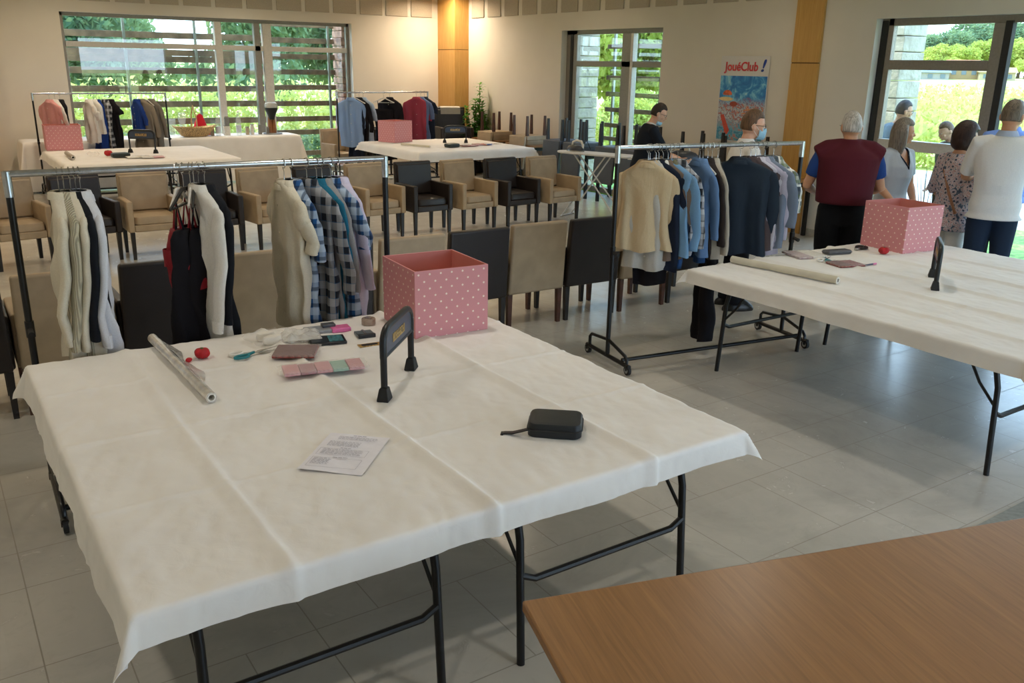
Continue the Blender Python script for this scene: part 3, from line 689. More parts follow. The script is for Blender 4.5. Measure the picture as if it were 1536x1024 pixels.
def lamp(a, b, z, h, label):
    a, b = Vector(a[:2]), Vector(b[:2]); L = (b-a).length; r = thing('craft_lamp', label, 'lamp', (a.x, a.y, z), math.atan2(b.y-a.y, b.x-a.x))
    for x in (0, L):
        leg = MB().tube([(x, 0, .03), (x, 0, h-.07)], .015, 4 and 10, flat=.75).build('leg', M_LAMPB, r)
        MB().loft([[Vector((x+k*dx, k*dy, zz)) for dx, dy in ((-1, -.8), (1, -.8), (1, .8), (-1, .8))] for zz, k in ((0, .031), (.006, .032), (.052, .022), (.058, .018))]).build('foot', M_RUBBER, leg, True, .003)
    rim = [(0, 0, h-.12), (0, 0, h-.06)]+[(.07-.07*math.cos(t), 0, h-.06+.06*math.sin(t)) for t in (.4, .8, 1.2, PI/2)]
    rim += [(L-x, 0, zz) for x, _, zz in rim[::-1]]
    MB().tube(rim, .0155, 10, up=(0, 1, 0)).build('head_rim', M_LAMPB, r)
    MB().tube([(.0, 0, h-.115), (L, 0, h-.115)], .012, 8).build('lower_rim', M_LAMPB, r)
    poly = [(x, zz) for x, _, zz in rim]; MX = Matrix(((1, 0, 0, 0), (0, 0, 1, 0), (0, 1, 0, 0), (0, 0, 0, 1)))
    MB().prism(poly, -.008, .008, MX).build('head_panel', M_LAMPP, r, False)
    for s in (-1, 1):
        m = MB(); random.seed(8); x = L*.27
        while x < L*.70:
            w = random.uniform(.013, .019); a, b = sorted((s*.008, s*.0105)); z0, z1 = h-.082, h-.046; m.bb((x, a, z0), (x+.006, b, z1))
            for zz in random.sample([z0, (z0+z1)/2-.003, z1-.006], 2): m.bb((x+.006, a, zz), (x+w, b, zz+.007))
            if random.random() < .6: m.bb((x+w-.005, a, z0), (x+w, b, z1))
            x += w+.004
        m.build('gold_lettering', M_GOLD, r, False)
    return r
lamp((1.482, 3.141), (1.76, 3.435), .748, .305, 'black arch craft lamp with a gold plate on the nearest table')
lamp((5.40, 3.07), (5.74, 3.30), .748, .28, 'black arch craft lamp seen edge-on on the table before the white-shirted man')
p = at(196, 229, .75); q = at(234, 230, .75); lamp((p.x, p.y), (q.x, q.y), .75, .33, 'black arch craft lamp on the far table before the buffet')
p = at(667, 214, .75); q = at(699, 214, .75); lamp((p.x, p.y), (q.x, q.y), .75, .29, 'black arch craft lamp on the far middle table')
# ------------------------------------------------------------------ sewing things on the tables
ZI = .7495
M_FOIL = plain('silver_foil', 'e6e3dc', .22, .5, var=.08, nscale=20, bump=.5, bd=.01)
def film_mat(name, a=.35, c='f2efe8'):
    t = NT(name); t.pr(.12, 0, .6); t.col(c); t.b.inputs['Alpha'].default_value = a; t.bump(t.noise(28, 4), .9, .02); return t.m
M_FILM = film_mat('clear_film', .2)
M_RED = plain('pincushion_red', 'b01820', .7, var=.12, nscale=30, bump=.3)
M_WHITEP = plain('white_plastic', 'e6e3dc', .4, var=.03)
M_STEELB = plain('bright_steel', 'b8b8b6', .25, .9, var=.05)
def place(o, x, y, z=ZI, rz=0): o.location = (x, y, z); o.rotation_euler = (0, 0, rz); return o
def wrap(name, w, d, h, mat, seed, parent=None, amp=.35):     # lumpy film packet
    rnd = random.Random(seed); m = MB(); n = 16; vs = []; fs = []
    for s in (1, -1):
        b = len(vs)
        for i in range(n+1):
            for k in range(n+1):
                x, y = (i/n-.5)*w, (k/n-.5)*d; e = min(i, n-i, k, n-k)/(n/2)
                z = h*(.5+.5*s*min(1, e*3)**.5)+s*h*amp*noise.noise(Vector((x*30+seed, y*30, seed)))*min(1, e*4)
                vs.append((x+.004*rnd.uniform(-1, 1), y+.004*rnd.uniform(-1, 1), max(.0005, z)))
        for i in range(n):
            for k in range(n): c = b+i*(n+1)+k; fs.append((c, c+n+1, c+n+2, c+1) if s > 0 else (c, c+1, c+n+2, c+n+1))
    return m.add(vs, fs).build(name, mat, parent, True, ang=3.2)
# roll of foil with its loose end
def foil_roll(a, b, label, r0=.022, mat=M_FOIL, core=M_WHITEP, loose=True, z=ZI):
    a, b = Vector(a), Vector(b); L = (b-a).length; r = thing('foil_roll' if loose else 'paper_roll', label, 'roll', (a.x, a.y, z), math.atan2(b.y-a.y, b.x-a.x))
    n = 22; out = [[Vector((x, rr*math.cos(2*PI*t/n), r0*1.0+rr*math.sin(2*PI*t/n))) for t in range(n)] for x, rr in ((0, r0*.72), (0, r0), (L*.3, r0*.97), (L*.38, r0*.86), (L*.46, r0*.97), (L, r0), (L, r0*.72))]
    inner = [[Vector((x, r0*.72*math.cos(2*PI*t/n), r0+r0*.72*math.sin(2*PI*t/n))) for t in range(n)] for x in (L, L-.25)]
    MB().loft(out, False).loft(out[-1:]+inner, False).loft([inner[1], [Vector((L-.26, .001*math.cos(t), r0+.001*math.sin(t))) for t in range(n)]], False).loft([out[0], [Vector((.01, .001*math.cos(t), r0+.001*math.sin(t))) for t in range(n)]], False).build('rolled_sheet', mat, r)
    MB().loft([[Vector((x, rr*math.cos(2*PI*t/n), r0+rr*math.sin(2*PI*t/n))) for t in range(n)] for x, rr in ((L-.02, r0*.74), (L+.002, r0*.74), (L+.002, r0*.55), (L-.06, r0*.55))], False).build('cardboard_core', core, r)
    if loose:
        m = MB(); vs = []; fs = []; k = 20
        for i in range(k+1):
            x = L*(.06+.72*i/k); w = (.05+.02*math.sin(i*.5))*math.sin(PI*(i+.6)/(k+1.2))**.6; vs += [(x, r0*.9, r0*1.5), (x, r0+w*.5, .014+.006*math.sin(i)), (x, r0+w, .004+.004*math.sin(i*1.3))]
        for i in range(k):
            for j in range(2): c = i*3+j; fs.append((c, c+3, c+4, c+1))
        m.add(vs, fs).build('loose_sheet', M_FOIL, r)
    return r
p, q = at(228, 512, ZI), at(318, 604, ZI); foil_roll((p.x, p.y-.02), (q.x, q.y), 'silver foil roll lying along the left of the nearest table', .023)
M_PAPERB = plain('beige_roll_paper', 'cfc8b4', .7, var=.03, nscale=8)
p, q = at(1090, 392, ZI), at(1256, 426, ZI); foil_roll((p.x, p.y-.05), (q.x, q.y), 'long beige paper roll at the edge of the table beside the jacket rack', .026, M_PAPERB, M_WHITEP, False)
p, q = at(100, 232, .76), at(110, 239, .76); foil_roll((p.x, p.y), (q.x, q.y), 'short grey roll on the far table before the buffet', .03, plain('kraft_grey', 'a79d90', .7), M_WHITEP, False, .755)
p, q = at(602, 217, .76), at(645, 221, .76); foil_roll((p.x, p.y), (q.x, q.y), 'thin beige roll on the far middle table beside its pink box', .018, M_PAPERB, M_WHITEP, False, .755)
# pincushions
def pincushion(x, y, z, label, s=1, tail=True):
    r = thing('pincushion', label, 'pincushion', (x, y, z), R(20))
    def f(d): return 1+.07*math.cos(6*math.atan2(d.y, d.x))*(1-d.z*d.z)-.22*max(0, d.z)**6
    MB().ell((0, 0, .026*s), (.034*s, .034*s, .026*s), 28, 14, None, f).build('cushion', M_RED, r)
    MB().lathe([(.004*s, .044*s), (.009*s, .046*s), (.003*s, .05*s)], 10).build('felt_leaf', plain('felt_green', '3f6a3a', .9), r)
    if tail:
        MB().tube([(-.03, 0, .02), (-.05, .004, .012), (-.062, 0, .012)], .0015, 6).build('string', plain('string', 'd8cdbb', .9), r)
        MB().ell((-.078, -.002, .0115), (.021, .011, .0115), 12, 8, None, lambda d: 1-.35*max(0, -d.x)).build('emery_bag', M_RED, r)
    return r
p = at(304, 537, ZI); pincushion(p.x, p.y, ZI, 'red tomato pincushion with a small red tail beside the foil roll', 1.05)
p = at(1325, 381, ZI); pincushion(p.x, p.y, ZI, 'round red pincushion against the pink box before the maroon vest', 1.15, False)
p = at(163, 234, .755); pincushion(p.x, p.y, .755, 'red pincushion on the far table before the buffet', 1.7, False)
# scissors
def scissors(x, y, z, rz, c1, label, s=1):
    r = thing('scissors', label, 'scissors', (x, y, z), rz)
    for k in (-1, 1):
        bl = MB().prism([(0, -.004*k), (.02, -.008*k), (.125, .002*k), (.02, .006*k)], .005+.002*k, .0075+.002*k); bl.xf(Matrix.Rotation(k*.14, 4, 'Z')); bl.build('blade', M_STEELB, r, False)
        h = MB(); pts = [(-.03-.028*math.cos(t)-.03, k*.024+.016*math.sin(t), .008) for t in [2*PI*i/14 for i in range(14)]]; h.tube(pts, .0055, 8, True); h.tube([(.0, 0, .008), (-.035, k*.014, .008)], .006, 8)
        h.build('handle', c1 if k < 0 else M_WHITEP, r)
    MB().lathe([(.005, .009), (.005, .012), (.001, .0125)], 10).build('pivot_screw', M_STEELB, r)
    r.scale = (s, s, s)
M_TEAL = plain('teal_plastic', '1f7f88', .4)
p = at(381, 531, ZI); scissors(p.x, p.y, ZI, R(8), M_TEAL, 'white and teal scissors lying open by the foil packets', 1.25)
p = at(1238, 390, ZI); scissors(p.x, p.y, ZI, R(30), M_TEAL, 'pale green scissors among the packets near the jacket rack', 1.2)
# white reels in film
p = at(403, 512, ZI)
r = thing('ribbon_packet', 'two white ribbon reels in clear film beside the scissors', 'ribbon', (p.x, p.y, ZI), R(10))
for x, y, z in ((0, .03, .0), (-.005, -.045, 0)):
    m = MB(); m.loft([[Vector((x+.05*math.cos(t*PI/12)*k, y+.026*math.sin(t*PI/12)*k, z+zz)) for t in range(24)] for k, zz in ((.8, .001), (1, .008), (1, .03), (.85, .04), (.4, .042))]); m.build('ribbon_reel', fabric('white_ribbon', 'e9e4da', wr=30, st=.3), r)
f = wrap('film_wrap', .2, .19, .046, M_FILM, 3, r, .2)
p = at(452, 508, ZI); tag(place(wrap('film_packet', .19, .16, .035, film_mat('silver_film', .6, 'e8e6e0'), 8, None, .8), p.x, p.y, ZI, R(-15)), 'crumpled shiny clear film packet behind the red fabric', 'packet')
p = at(490, 497, ZI+.0); r = thing('plastic_case', 'flat grey case with a pink edge behind the black compact', 'case', (p.x, p.y, ZI), R(-8))
MB().bb((-.11, -.04, 0), (.02, .06, .02)).build('case_body', plain('grey_plastic', '8e9194', .35), r, True, .004); MB().bb((.02, -.045, 0), (.12, .03, .022)).build('pink_edge', plain('pink_plastic', 'dc6fa2', .4), r, True, .004)
MB().bb((-.02, .0, .02), (.05, .05, .036)).build('spool_box', plain('dark_grey_plastic', '4b4d52', .35), r, True, .004)
p = at(491, 512, ZI); r = thing('sewing_kit', 'open black compact sewing kit with teal lining', 'sewing kit', (p.x, p.y, ZI), R(-14))
MB().bb((-.09, -.065, 0), (.09, .065, .014)).build('case_body', M_LAMPB, r, True, .004); MB().bb((-.08, -.055, .0145), (.0, .055, .016)).build('dark_card', plain('dark_card', '272b30', .3), r, False); MB().bb((.005, -.05, .0145), (.075, .05, .0165)).build('teal_card', plain('teal_card', '386a70', .5, var=.4, nscale=60), r, False)
def cloth_pack(name, label, px, w, d, h, rz, mats, seed, z=ZI):
    p = at(px[0], px[1], z); r = thing(name, label, 'fabric pack', (p.x, p.y, z), rz); n = len(mats)
    for i, mt_ in enumerate(mats): MB().bb((-w/2+w*i/n+.001, -d/2, 0), (-w/2+w*(i+1)/n-.001, d/2, h-.004-.002*(i % 2))).build('folded_fabric', mt_, r, True, .003)
    wrap('film_wrap', w*1.12, d*1.12, h+.004, M_FILM, seed, r, .25); return r
M_REDF = plaid('red_print_cloth', '6e2f2b', [(0, .35, '9c544e', .6), (.5, .2, '5c2622', .7)], .03)
M_PINKF = plaid('pink_gingham', 'c98d93', [(0, .5, 'd9a9ac', .7)], .02); M_GREENF = plaid('green_gingham', '8fb5a3', [(0, .5, 'a9c9b9', .7)], .02); M_GREYF = plaid('grey_gingham', '9a8f95', [(0, .5, 'b9848a', .7)], .03)
cloth_pack('fabric_packet', 'dark red printed fabric folded in shiny film by the scissors', (444, 529), .20, .17, .02, R(-30), [M_REDF], 5, ZI+.013)
cloth_pack('fabric_packet', 'long packet of pink, green and grey fabric strips in clear film', (485, 553), .36, .12, .02, R(-13), [M_PINKF, M_GREYF, M_PINKF, M_GREENF, M_PINKF], 6, ZI+.016)
p = at(553, 486, ZI); r = thing('tape_measure', 'small clear reel of pins behind the black clip, beside the pink box', 'reel', (p.x, p.y, ZI), 0)
MB().lathe([(.036, 0), (.038, .003), (.038, .03), (.036, .034), (.02, .035), (.0, .035)], 22).build('reel_case', film_mat('amber_clear', .75, 'b09a88'), r)
MB().lathe([(.02, .0355), (.02, .04), (.0, .041)], 14).build('reel_lid', M_STEELB, r)
p = at(547, 503, ZI); r = thing('bobbin_box', 'small black and grey bobbin box in front of the clear reel', 'box', (p.x, p.y, ZI), R(-8))
MB().bb((-.045, -.045, 0), (.045, .045, .016)).build('box_base', plain('slate_plastic', '5c666c', .4), r, True, .003); MB().bb((-.045, -.05, 0), (.045, -.03, .02)).build('black_edge', M_LAMPB, r, True, .003); MB().bb((-.006, -.046, .016), (.006, .046, .019)).build('band', M_STEELB, r, False)
p = at(557, 517, ZI); r = thing('needle_card', 'narrow gold needle card lying behind the arch lamp', 'card', (p.x, p.y, ZI), R(-6)); MB().bb((-.065, -.024, 0), (.065, .024, .003)).build('card', plain('gold_card', 'a8864c', .4, .4, var=.4, nscale=70), r, False); MB().bb((-.05, -.012, .003), (.03, .012, .005)).build('needle_window', plain('black_card', '231f1c', .4), r, False)
# black zipped pouch
p = at(835, 655, ZI); r = thing('pouch', 'black zipped pouch with a wrist strap on the nearest table', 'pouch', (1.90, 2.50, ZI), R(-40))
m = MB(); m.loft([[Vector((x, y, z)) for x, y in rrect(.205*k, .165*k, .03*k, 5)] for z, k in ((0, .93), (.006, 1), (.028, 1.01), (.05, 1), (.058, .95), (.061, .8))]); m.build('pouch_body', leather('pouch_leather', '1d2124', .5), r)
pts = [(x, y, .033) for x, y in rrect(.2095, .1695, .03, 6)]; MB().tube(pts, .0028, 6, True).build('zip', M_LAMPB, r)
MB().loft([[Vector((x, y+dy, z+dz)) for dy, dz in ((-.011, 0), (.011, 0), (.011, .005), (-.011, .005))] for x, y, z in ((-.085, -.06, .03), (-.12, -.075, .024), (-.16, -.065, .008), (-.19, -.06, .004), (-.2, -.062, .003))]).build('wrist_strap', M_LAMPB, r)
MB().bb((-.206, -.078, .001), (-.195, -.047, .007)).build('strap_end', M_RUBBER, r, True, .002)
# printed sheet
P4 = [at(*q, .751) for q in ((445, 705), (541, 714), (592, 656), (497, 651))]
c0 = P4[0]; ux = (P4[1]-P4[0]); rz = math.atan2(ux.y, ux.x); W, H = .235, .325
r = thing('printed_sheet', 'white sheet with printed paragraphs on the nearest table', 'paper', (c0.x, c0.y, .7535), rz)
m = MB(); vs = []; fs = []
for i in range(9):
    for k in range(9): vs.append((W*i/8, H*k/8, .004*math.exp(-k*1.1)*(1-i/10)+.0012*math.sin(i*.8)))
for i in range(8):
    for k in range(8): fs.append((i*9+k, (i+1)*9+k, (i+1)*9+k+1, i*9+k+1))
m.add(vs, fs).build('sheet', plain('paper_white', 'e9e7ee', .8, var=.01), r)
random.seed(5)
def text_lines(nm, x0, x1, y0, y1, dy, w=.0016):
    m = MB(); y = y1
    while y > y0:
        x = x0
        while x < x1-.004: L = random.uniform(.006, .018); m.bb((x, y, .0052), (min(x+L, x1), y+w, .0053)); x += L+.003
        y -= dy
    m.build(nm, M_INK, r, False)
M_INK = plain('print_ink', '8a8894', .8)
text_lines('heading', .10, .15, .300, .302, .01, .003); text_lines('address', .05, .20, .268, .290, .007); text_lines('paragraph', .03, .15, .205, .245, .0065); text_lines('heading', .09, .13, .186, .189, .01, .003); text_lines('paragraph', .03, .18, .135, .176, .0065); text_lines('heading', .09, .15, .108, .110, .01, .003); text_lines('paragraph', .025, .09, .05, .098, .0065)
m = MB()
for y0_, y1_ in ((.03, .104), (.128, .182)):
    for a, b in (((.018, y0_), (.2, y0_+.0008)), ((.018, y1_), (.2, y1_+.0008)), ((.018, y0_), (.0188, y1_)), ((.2, y0_), (.2008, y1_))): m.bb((a[0], a[1], .0052), (b[0], b[1], .0053))
m.build('text_frame', M_INK, r, False)
# second table
M_PKT = plaid('pale_print_cloth', 'b79aa0', [(0, .4, 'c9b9b9', .6), (.5, .3, '9d7f86', .5)], .05)
cloth_pack('fabric_packet', 'pale pink fabric packet in clear film at the back edge near the rack', (1206, 383), .24, .24, .02, R(-18), [M_PKT, M_WHITEP], 21)
cloth_pack('fabric_packet', 'red paisley fabric in film in front of the scissors, second table', (1268, 397), .22, .17, .02, R(-15), [M_REDF, plaid('dark_red_cloth', '6d2a2c', [(0, .4, '8f4a48', .6)], .04)], 22)
p = at(1255, 380, ZI); r = thing('spectacle_case', 'dark grey slim case lying behind the scissors, second table', 'case', (p.x, p.y, ZI), R(-14)); MB().bb((-.11, -.045, 0), (.11, .045, .03)).build('case_body', plain('case_grey', '55565b', .4), r, True, .012); MB().bb((-.111, -.046, .014), (.111, .046, .016)).build('lid_seam', M_LAMPB, r, False)
p = at(1292, 373, ZI); r = thing('tape_dispenser', 'black tape holder lying by the foot of the second pink box', 'tape', (p.x, p.y, ZI), R(10)); MB().tube(arc((0, 0, .012), .04, 0, 2*PI*.97, 20, 'xy'), .011, 8).build('tape_ring', M_LAMPB, r); MB().bb((-.10, -.015, 0), (-.05, .015, .02)).build('cutter', M_STEELB, r, True, .003)
p = at(1302, 398, ZI); r = thing('seam_ripper', 'slim pen with a pink cap on the second table', 'pen', (p.x, p.y, ZI+.006), R(-5)); MB().tube([(-.07, 0, 0), (.05, 0, 0)], .006, 8).build('barrel', plain('dark_blue_plastic', '2e3350', .4), r); MB().tube([(.05, 0, 0), (.085, 0, 0)], .007, 8).build('pink_cap', MATS['pink_plastic'], r)
# far tables
p = at(181, 235, .76); r = thing('pouch', 'black zipped pouch on the far table before the buffet', 'pouch', (p.x, p.y, .757), R(5)); MB().loft([[Vector((x, y, z)) for x, y in rrect(.24*k, .16*k, .03*k, 4)] for z, k in ((0, .93), (.01, 1), (.05, 1), (.06, .8))]).build('pouch_body', plain('pouch_dark', '22302f', .5), r); MB().tube([(x, y, .03) for x, y in rrect(.244, .164, .03, 4)], .003, 6, True).build('zip', M_LAMPB, r)
p = at(678, 220, .76); r = thing('pouch', 'black zipped pouch on the far middle table under its lamp', 'pouch', (p.x, p.y, .757), R(10)); MB().loft([[Vector((x, y, z)) for x, y in rrect(.24*k, .16*k, .03*k, 4)] for z, k in ((0, .93), (.01, 1), (.05, 1), (.06, .8))]).build('pouch_body', plain('pouch_dark', '1d2020', .5), r); MB().tube([(x, y, .03) for x, y in rrect(.244, .164, .03, 4)], .003, 6, True).build('zip', M_LAMPB, r)
p = at(140, 233, .76); tag(place(wrap('film_packet', .16, .12, .05, M_FILM, 31), p.x, p.y, .757), 'small shiny film packet on the far table before the buffet', 'packet')
p = at(205, 235, .76); cloth_pack('fabric_packet', 'white fabric packet beside the black pouch on the far table before the buffet', (207, 236), .3, .16, .02, 0, [M_WHITEP, fabric('dull_white_cloth', 'd4d0ca')], 33, .757)
cloth_pack('fabric_packet', 'pink and white fabric packet at the far lamp foot before the buffet', (229, 236), .3, .16, .02, 0, [M_WHITEP, M_PINKF], 34, .757)
cloth_pack('fabric_packet', 'dark red fabric packet on the far middle table', (703, 219), .3, .16, .02, 0, [M_REDF, M_GREYF], 35, .757)
cloth_pack('fabric_packet', 'coral fabric packet on the far middle table next to the scissors', (722, 217), .3, .16, .02, 0, [M_PINKF, plain('coral_cloth', 'd97b62', .8)], 36, .757)
p = at(738, 217, .757); scissors(p.x, p.y, .757, R(10), plain('blue_plastic', '2f5fa8', .4), 'blue handled scissors on the far middle table', 1.6)

# ------------------------------------------------------------------ buffet top
ZB = BZ+.006
M_WICK = plain('wicker', 'b59a6f', .8, var=.3, nscale=60, bump=.8, bd=.01)
def bx(px): return atY(px, 193, 16.3).x
r = thing('wicker_basket', 'shallow wicker basket with a tall handle on the buffet', 'basket', (bx(290), 16.22, ZB))
n = 28; MB().loft([[Vector((.38*k*math.cos(2*PI*t/n), .19*k*math.sin(2*PI*t/n), z+.02*math.cos(4*PI*t/n)*(k > .7))) for t in range(n)] for k, z in ((.5, 0), (.62, .02), (.85, .11), (1.0, .17), (1.04, .175), (.96, .165), (.8, .10), (.5, .02))]).build('basket_bowl', M_WICK, r)
MB().tube([(0, -.18, .15), (0, -.16, .35), (0, 0, .52), (0, .16, .35), (0, .18, .15)], .012, 8).build('basket_handle', M_WICK, r)
r = thing('red_hat', 'red pointed cloth hat standing on the buffet behind the basket', 'hat', (bx(307), 16.56, ZB)); MB().lathe([(.15, 0), (.155, .03), (.12, .14), (.07, .28), (.05, .34), (.012, .37)], 18).build('cone', fabric('red_felt', 'c42433'), r); MB().tube(arc((0, 0, .02), .152, 0, 2*PI*.98, 24, 'xy'), .018, 8).build('brim', MATS['red_felt'], r)
M_PET = film_mat('clear_bottle', .3, 'dfe8ea'); M_LBL = plain('bottle_label', 'c9cfdb', .6)
def bottle(px, label, h=.33):
    r = thing('water_bottle', label, 'bottle', (bx(px), 16.25, ZB)); MB().lathe([(.04, 0), (.045, .01), (.045, h*.6), (.038, h*.72), (.016, h*.9), (.016, h*.95)], 18).build('bottle_body', M_PET, r); MB().lathe([(.0465, h*.12), (.0465, h*.42)], 18).build('label', M_LBL, r); MB().lathe([(.018, h*.94), (.018, h), (.0, h)], 12).build('cap', M_WHITEP, r)
bottle(326, 'clear water bottle on the buffet, left of the white mullion', .38); bottle(357, 'clear water bottle on the buffet, right of the white mullion', .42)
def vase(px, label, h):
    r = thing('glass_vase', label, 'vase', (bx(px), 16.62, ZB)); MB().lathe([(.05, 0), (.055, .01), (.045, h*.4), (.07, h*.75), (.06, h)], 18).build('vase_body', M_PET, r); MB().tube(arc((0, 0, h), .06, 0, 2*PI*.97, 20, 'xy'), .006, 6).build('rim', M_PET, r)
vase(265, 'round glass vase behind the basket on the buffet', .27); vase(281, 'tall glass vase behind the basket handle on the buffet', .38)
M_KRAFT = plain('kraft_box', 'a3937c', .8); M_PALE = plain('pale_box', 'cfcac0', .7); M_DK = plain('grey_tin', '7d7a74', .5)
for i, (px, w, h, mt_, lab) in enumerate(((318, .06, .13, M_KRAFT, 'small kraft box between the red hat and a bottle on the buffet'), (340, .11, .16, M_PALE, 'white squat jar under the mullion on the buffet'), (371, .06, .13, M_KRAFT, 'small kraft box to the right of the second bottle on the buffet'), (378, .06, .17, M_PALE, 'white carton beside the second kraft box on the buffet'), (390, .06, .16, M_DK, 'grey tin halfway to the coffee grinder on the buffet'), (401, .05, .12, M_DK, 'small grey tin nearest the coffee grinder on the buffet'), (243, .09, .14, M_PALE, 'pale carton by the rack post on the buffet'))):
    r = thing('tin' if mt_ is M_DK else 'carton', lab, 'tin' if mt_ is M_DK else 'carton', (bx(px), 16.3, ZB), 0, 'small packs on the buffet')
    MB().bb((-w/2, -.03, 0), (w/2, .03, h)).build('body', mt_, r, True, .006); MB().bb((-w/2+.004, -.026, h), (w/2-.004, .026, h+.015)).build('lid', M_DK, r, True, .003)
r = thing('jar', 'dark cube jar standing on the white squat jar', 'jar', (bx(341), 16.3, ZB+.177)); MB().bb((-.04, -.03, 0), (.04, .03, .14)).build('body', M_DK, r, True, .008); MB().bb((-.03, -.025, .14), (.03, .025, .155)).build('lid', M_KRAFT, r, True, .004)
r = thing('coffee_grinder', 'black and wood coffee machine at the end of the buffet', 'coffee machine', (bx(410), 16.35, ZB)); MB().lathe([(.17, 0), (.18, .008), (.17, .016)], 24).build('tray', M_DK, r)
for x in (-.035, .035): MB().tube([(x-.01, 0, .016), (x, .02, .30)], [.05, .028], 10).build('wooden_stand', plain('walnut', '8a5a35', .5), r)
MB().lathe([(.05, .26), (.07, .34), (.115, .43), (.12, .47)], 18).build('body', M_LAMPB, r); MB().lathe([(.118, .47), (.122, .50), (.11, .55), (.07, .57), (.0, .575)], 18).build('glass_lid', film_mat('lid_clear', .6, 'c6c6c0'), r)

# ------------------------------------------------------------------ ironing boards, irons
def iron_board(a, b, z, label, tipfirst=True):
    a, b = Vector(a[:2]), Vector(b[:2]); L = (b-a).length; r = thing('ironing_board', label, 'ironing board', (a.x, a.y, 0), math.atan2(b.y-a.y, b.x-a.x))
    pts = []; w = .19
    for i in range(15): t = -PI/2-PI*i/14; pts.append((.30+.30*math.cos(t), w*math.sin(t)*(1)))
    pts = [(max(0, x), y) for x, y in pts]+[(L-.03, w), (L, w-.03), (L, -w+.03), (L-.03, -w)]
    MB().prism(pts, z-.025, z).build('board_top', fabric('ironing_cover', 'e2e3e6', wr=20, st=.15), r, True, .008)
    M_BL = plain('board_leg_white', 'dddcd8', .4)
    for s in (-1, 1):
        MB().tube([(.30, s*.06, z-.03), (L-.12, s*.13, .02)], .011, 8).build('leg', M_BL, r); MB().tube([(L*.68, s*.09, z-.03), (.18, s*.13, .02)], .011, 8).build('leg', M_BL, r)
    MB().tube([(L-.12, -.19, .012), (L-.12, .19, .012)], .012, 8).build('foot_bar', M_BL, r); MB().tube([(.18, -.19, .012), (.18, .19, .012)], .012, 8).build('foot_bar', M_BL, r)
    MB().tube([(L, -.1, z-.012), (L+.14, -.1, z-.012), (L+.14, .1, z-.012), (L, .1, z-.012)], .006, 6).build('iron_rest', M_BL, r)
    return r
M_IRONP = plain('iron_dark', '3a3d45', .35)
def iron(x, y, z, rz, label, s=1.15):
    r = thing('steam_iron', label, 'iron', (x, y, z), rz)
    def sh(k, zz): return [Vector((s*(k*.11*math.cos(t)-.0+.03*k*(abs(math.cos(t)) if math.cos(t) > 0 else 0)), s*k*.06*math.sin(t)*(1-.45*max(0, math.cos(t))**2), zz*s)) for t in [2*PI*i/20 for i in range(20)]]
    MB().loft([sh(1, 0), sh(1.02, .008), sh(1, .014)]).build('soleplate', M_STEELB, r)
    MB().loft([sh(.98, .015), sh(.97, .04), sh(.8, .065), sh(.5, .078)]).build('body', M_IRONP, r)
    MB().tube([(s*.06, 0, s*.07), (s*.05, 0, s*.115), (s*.0, 0, s*.135), (-s*.07, 0, s*.125), (-s*.095, 0, s*.08), (-s*.09, 0, s*.04)], [.014, .016, .016, .018, .018, .016], 10).build('handle', M_WHITEP, r)
    MB().tube([(-s*.09, 0, s*.10), (-s*.16, .02, s*.14), (-s*.22, .03, s*.04)], .005, 6).build('cord', M_RUBBER, r)
a, b = at(838, 225, .93), at(950, 234, .93); ZB1 = .93
u = (b-a).normalized(); iron_board(a, (b.x, b.y), ZB1, 'white ironing board in front of the door window, iron on its nose')
q = at(862, 224, .95); iron(a.x+u.x*.30, a.y+u.y*.30, ZB1+.001, math.atan2(u.y, u.x)+PI, 'white and dark steam iron on the board before the door window')
# board of the man in navy
a2, b2 = Vector((8.02, 6.9)), Vector((7.30, 7.62)); iron_board((8.66, 8.0), (8.06, 8.94), .94, 'white ironing board in front of the man in the navy sweater')
iron(8.36, 8.47, .941, R(-48), 'white and dark steam iron in front of the man in the navy sweater', 1.6)

# ------------------------------------------------------------------ potted plant
px = atY(722, 170, 15.45)
r = thing('potted_plant', 'leafy green potted plant beside the corner column', 'plant', (px.x-.04, 15.45, 0))
MB().lathe([(.15, 0), (.17, .02), (.22, .40), (.235, .42), (.21, .42), (.20, .36), (.0, .36)], 24).build('pot', plain('dark_pot', '2f2b28', .6), r)
random.seed(12); st = MB(); lf = MB(); vs = []; fs = []
def frond(base, az, el, L, w):
    k = 5; pr = None
    for i in range(k+1):
        t = i/k; e = el-1.3*t*t; p = base+Vector((math.cos(az)*math.cos(el)*L*t, math.sin(az)*math.cos(el)*L*t, L*(math.sin(el)*t-.45*t*t)))
        wd = w*math.sin(PI*min(1, t*.9+.1))**.7*(1-t*.6); s_ = Vector((-math.sin(az), math.cos(az), 0))*wd; vs.extend([p-s_, p+s_])
        if pr is not None: fs.append((pr, pr+1, len(vs)-1, len(vs)-2))
        pr = len(vs)-2
for sx, sy, h in ((0, 0, 1.72), (.08, .05, 1.45), (-.15, .02, 1.35), (.05, -.1, 1.15), (-.1, -.08, 1.0), (.15, -.02, 1.2), (-.3, .05, 1.3), (-.38, -.04, 1.12), (-.22, -.1, 1.42), (.12, .0, 1.38), (.2, .02, 1.05)):
    sx *= .6 if sx < 0 else .35; st.tube([(sx*.4, sy*.4, .36), (sx*1.5, sy*1.5, h)], [.012, .006], 6); z = .62
    while z < h+.02:
        for _ in range(5): frond(Vector((sx*(.4+1.1*z/h), sy*(.4+1.1*z/h), z)), random.uniform(0, 6.28), random.uniform(.3, .9), random.uniform(.17, .29)*(1.1 if z < h-.2 else .7), .028)
        z += .05
st.build('stem', plain('plant_stem', '6e6a3c', .8), r); lf.add(vs, fs); M_PLANT = leaf_mat('plant_leaves', '2f6a2a', '4a8a35', '7db04a'); lf.build('foliage', M_PLANT, r, True)

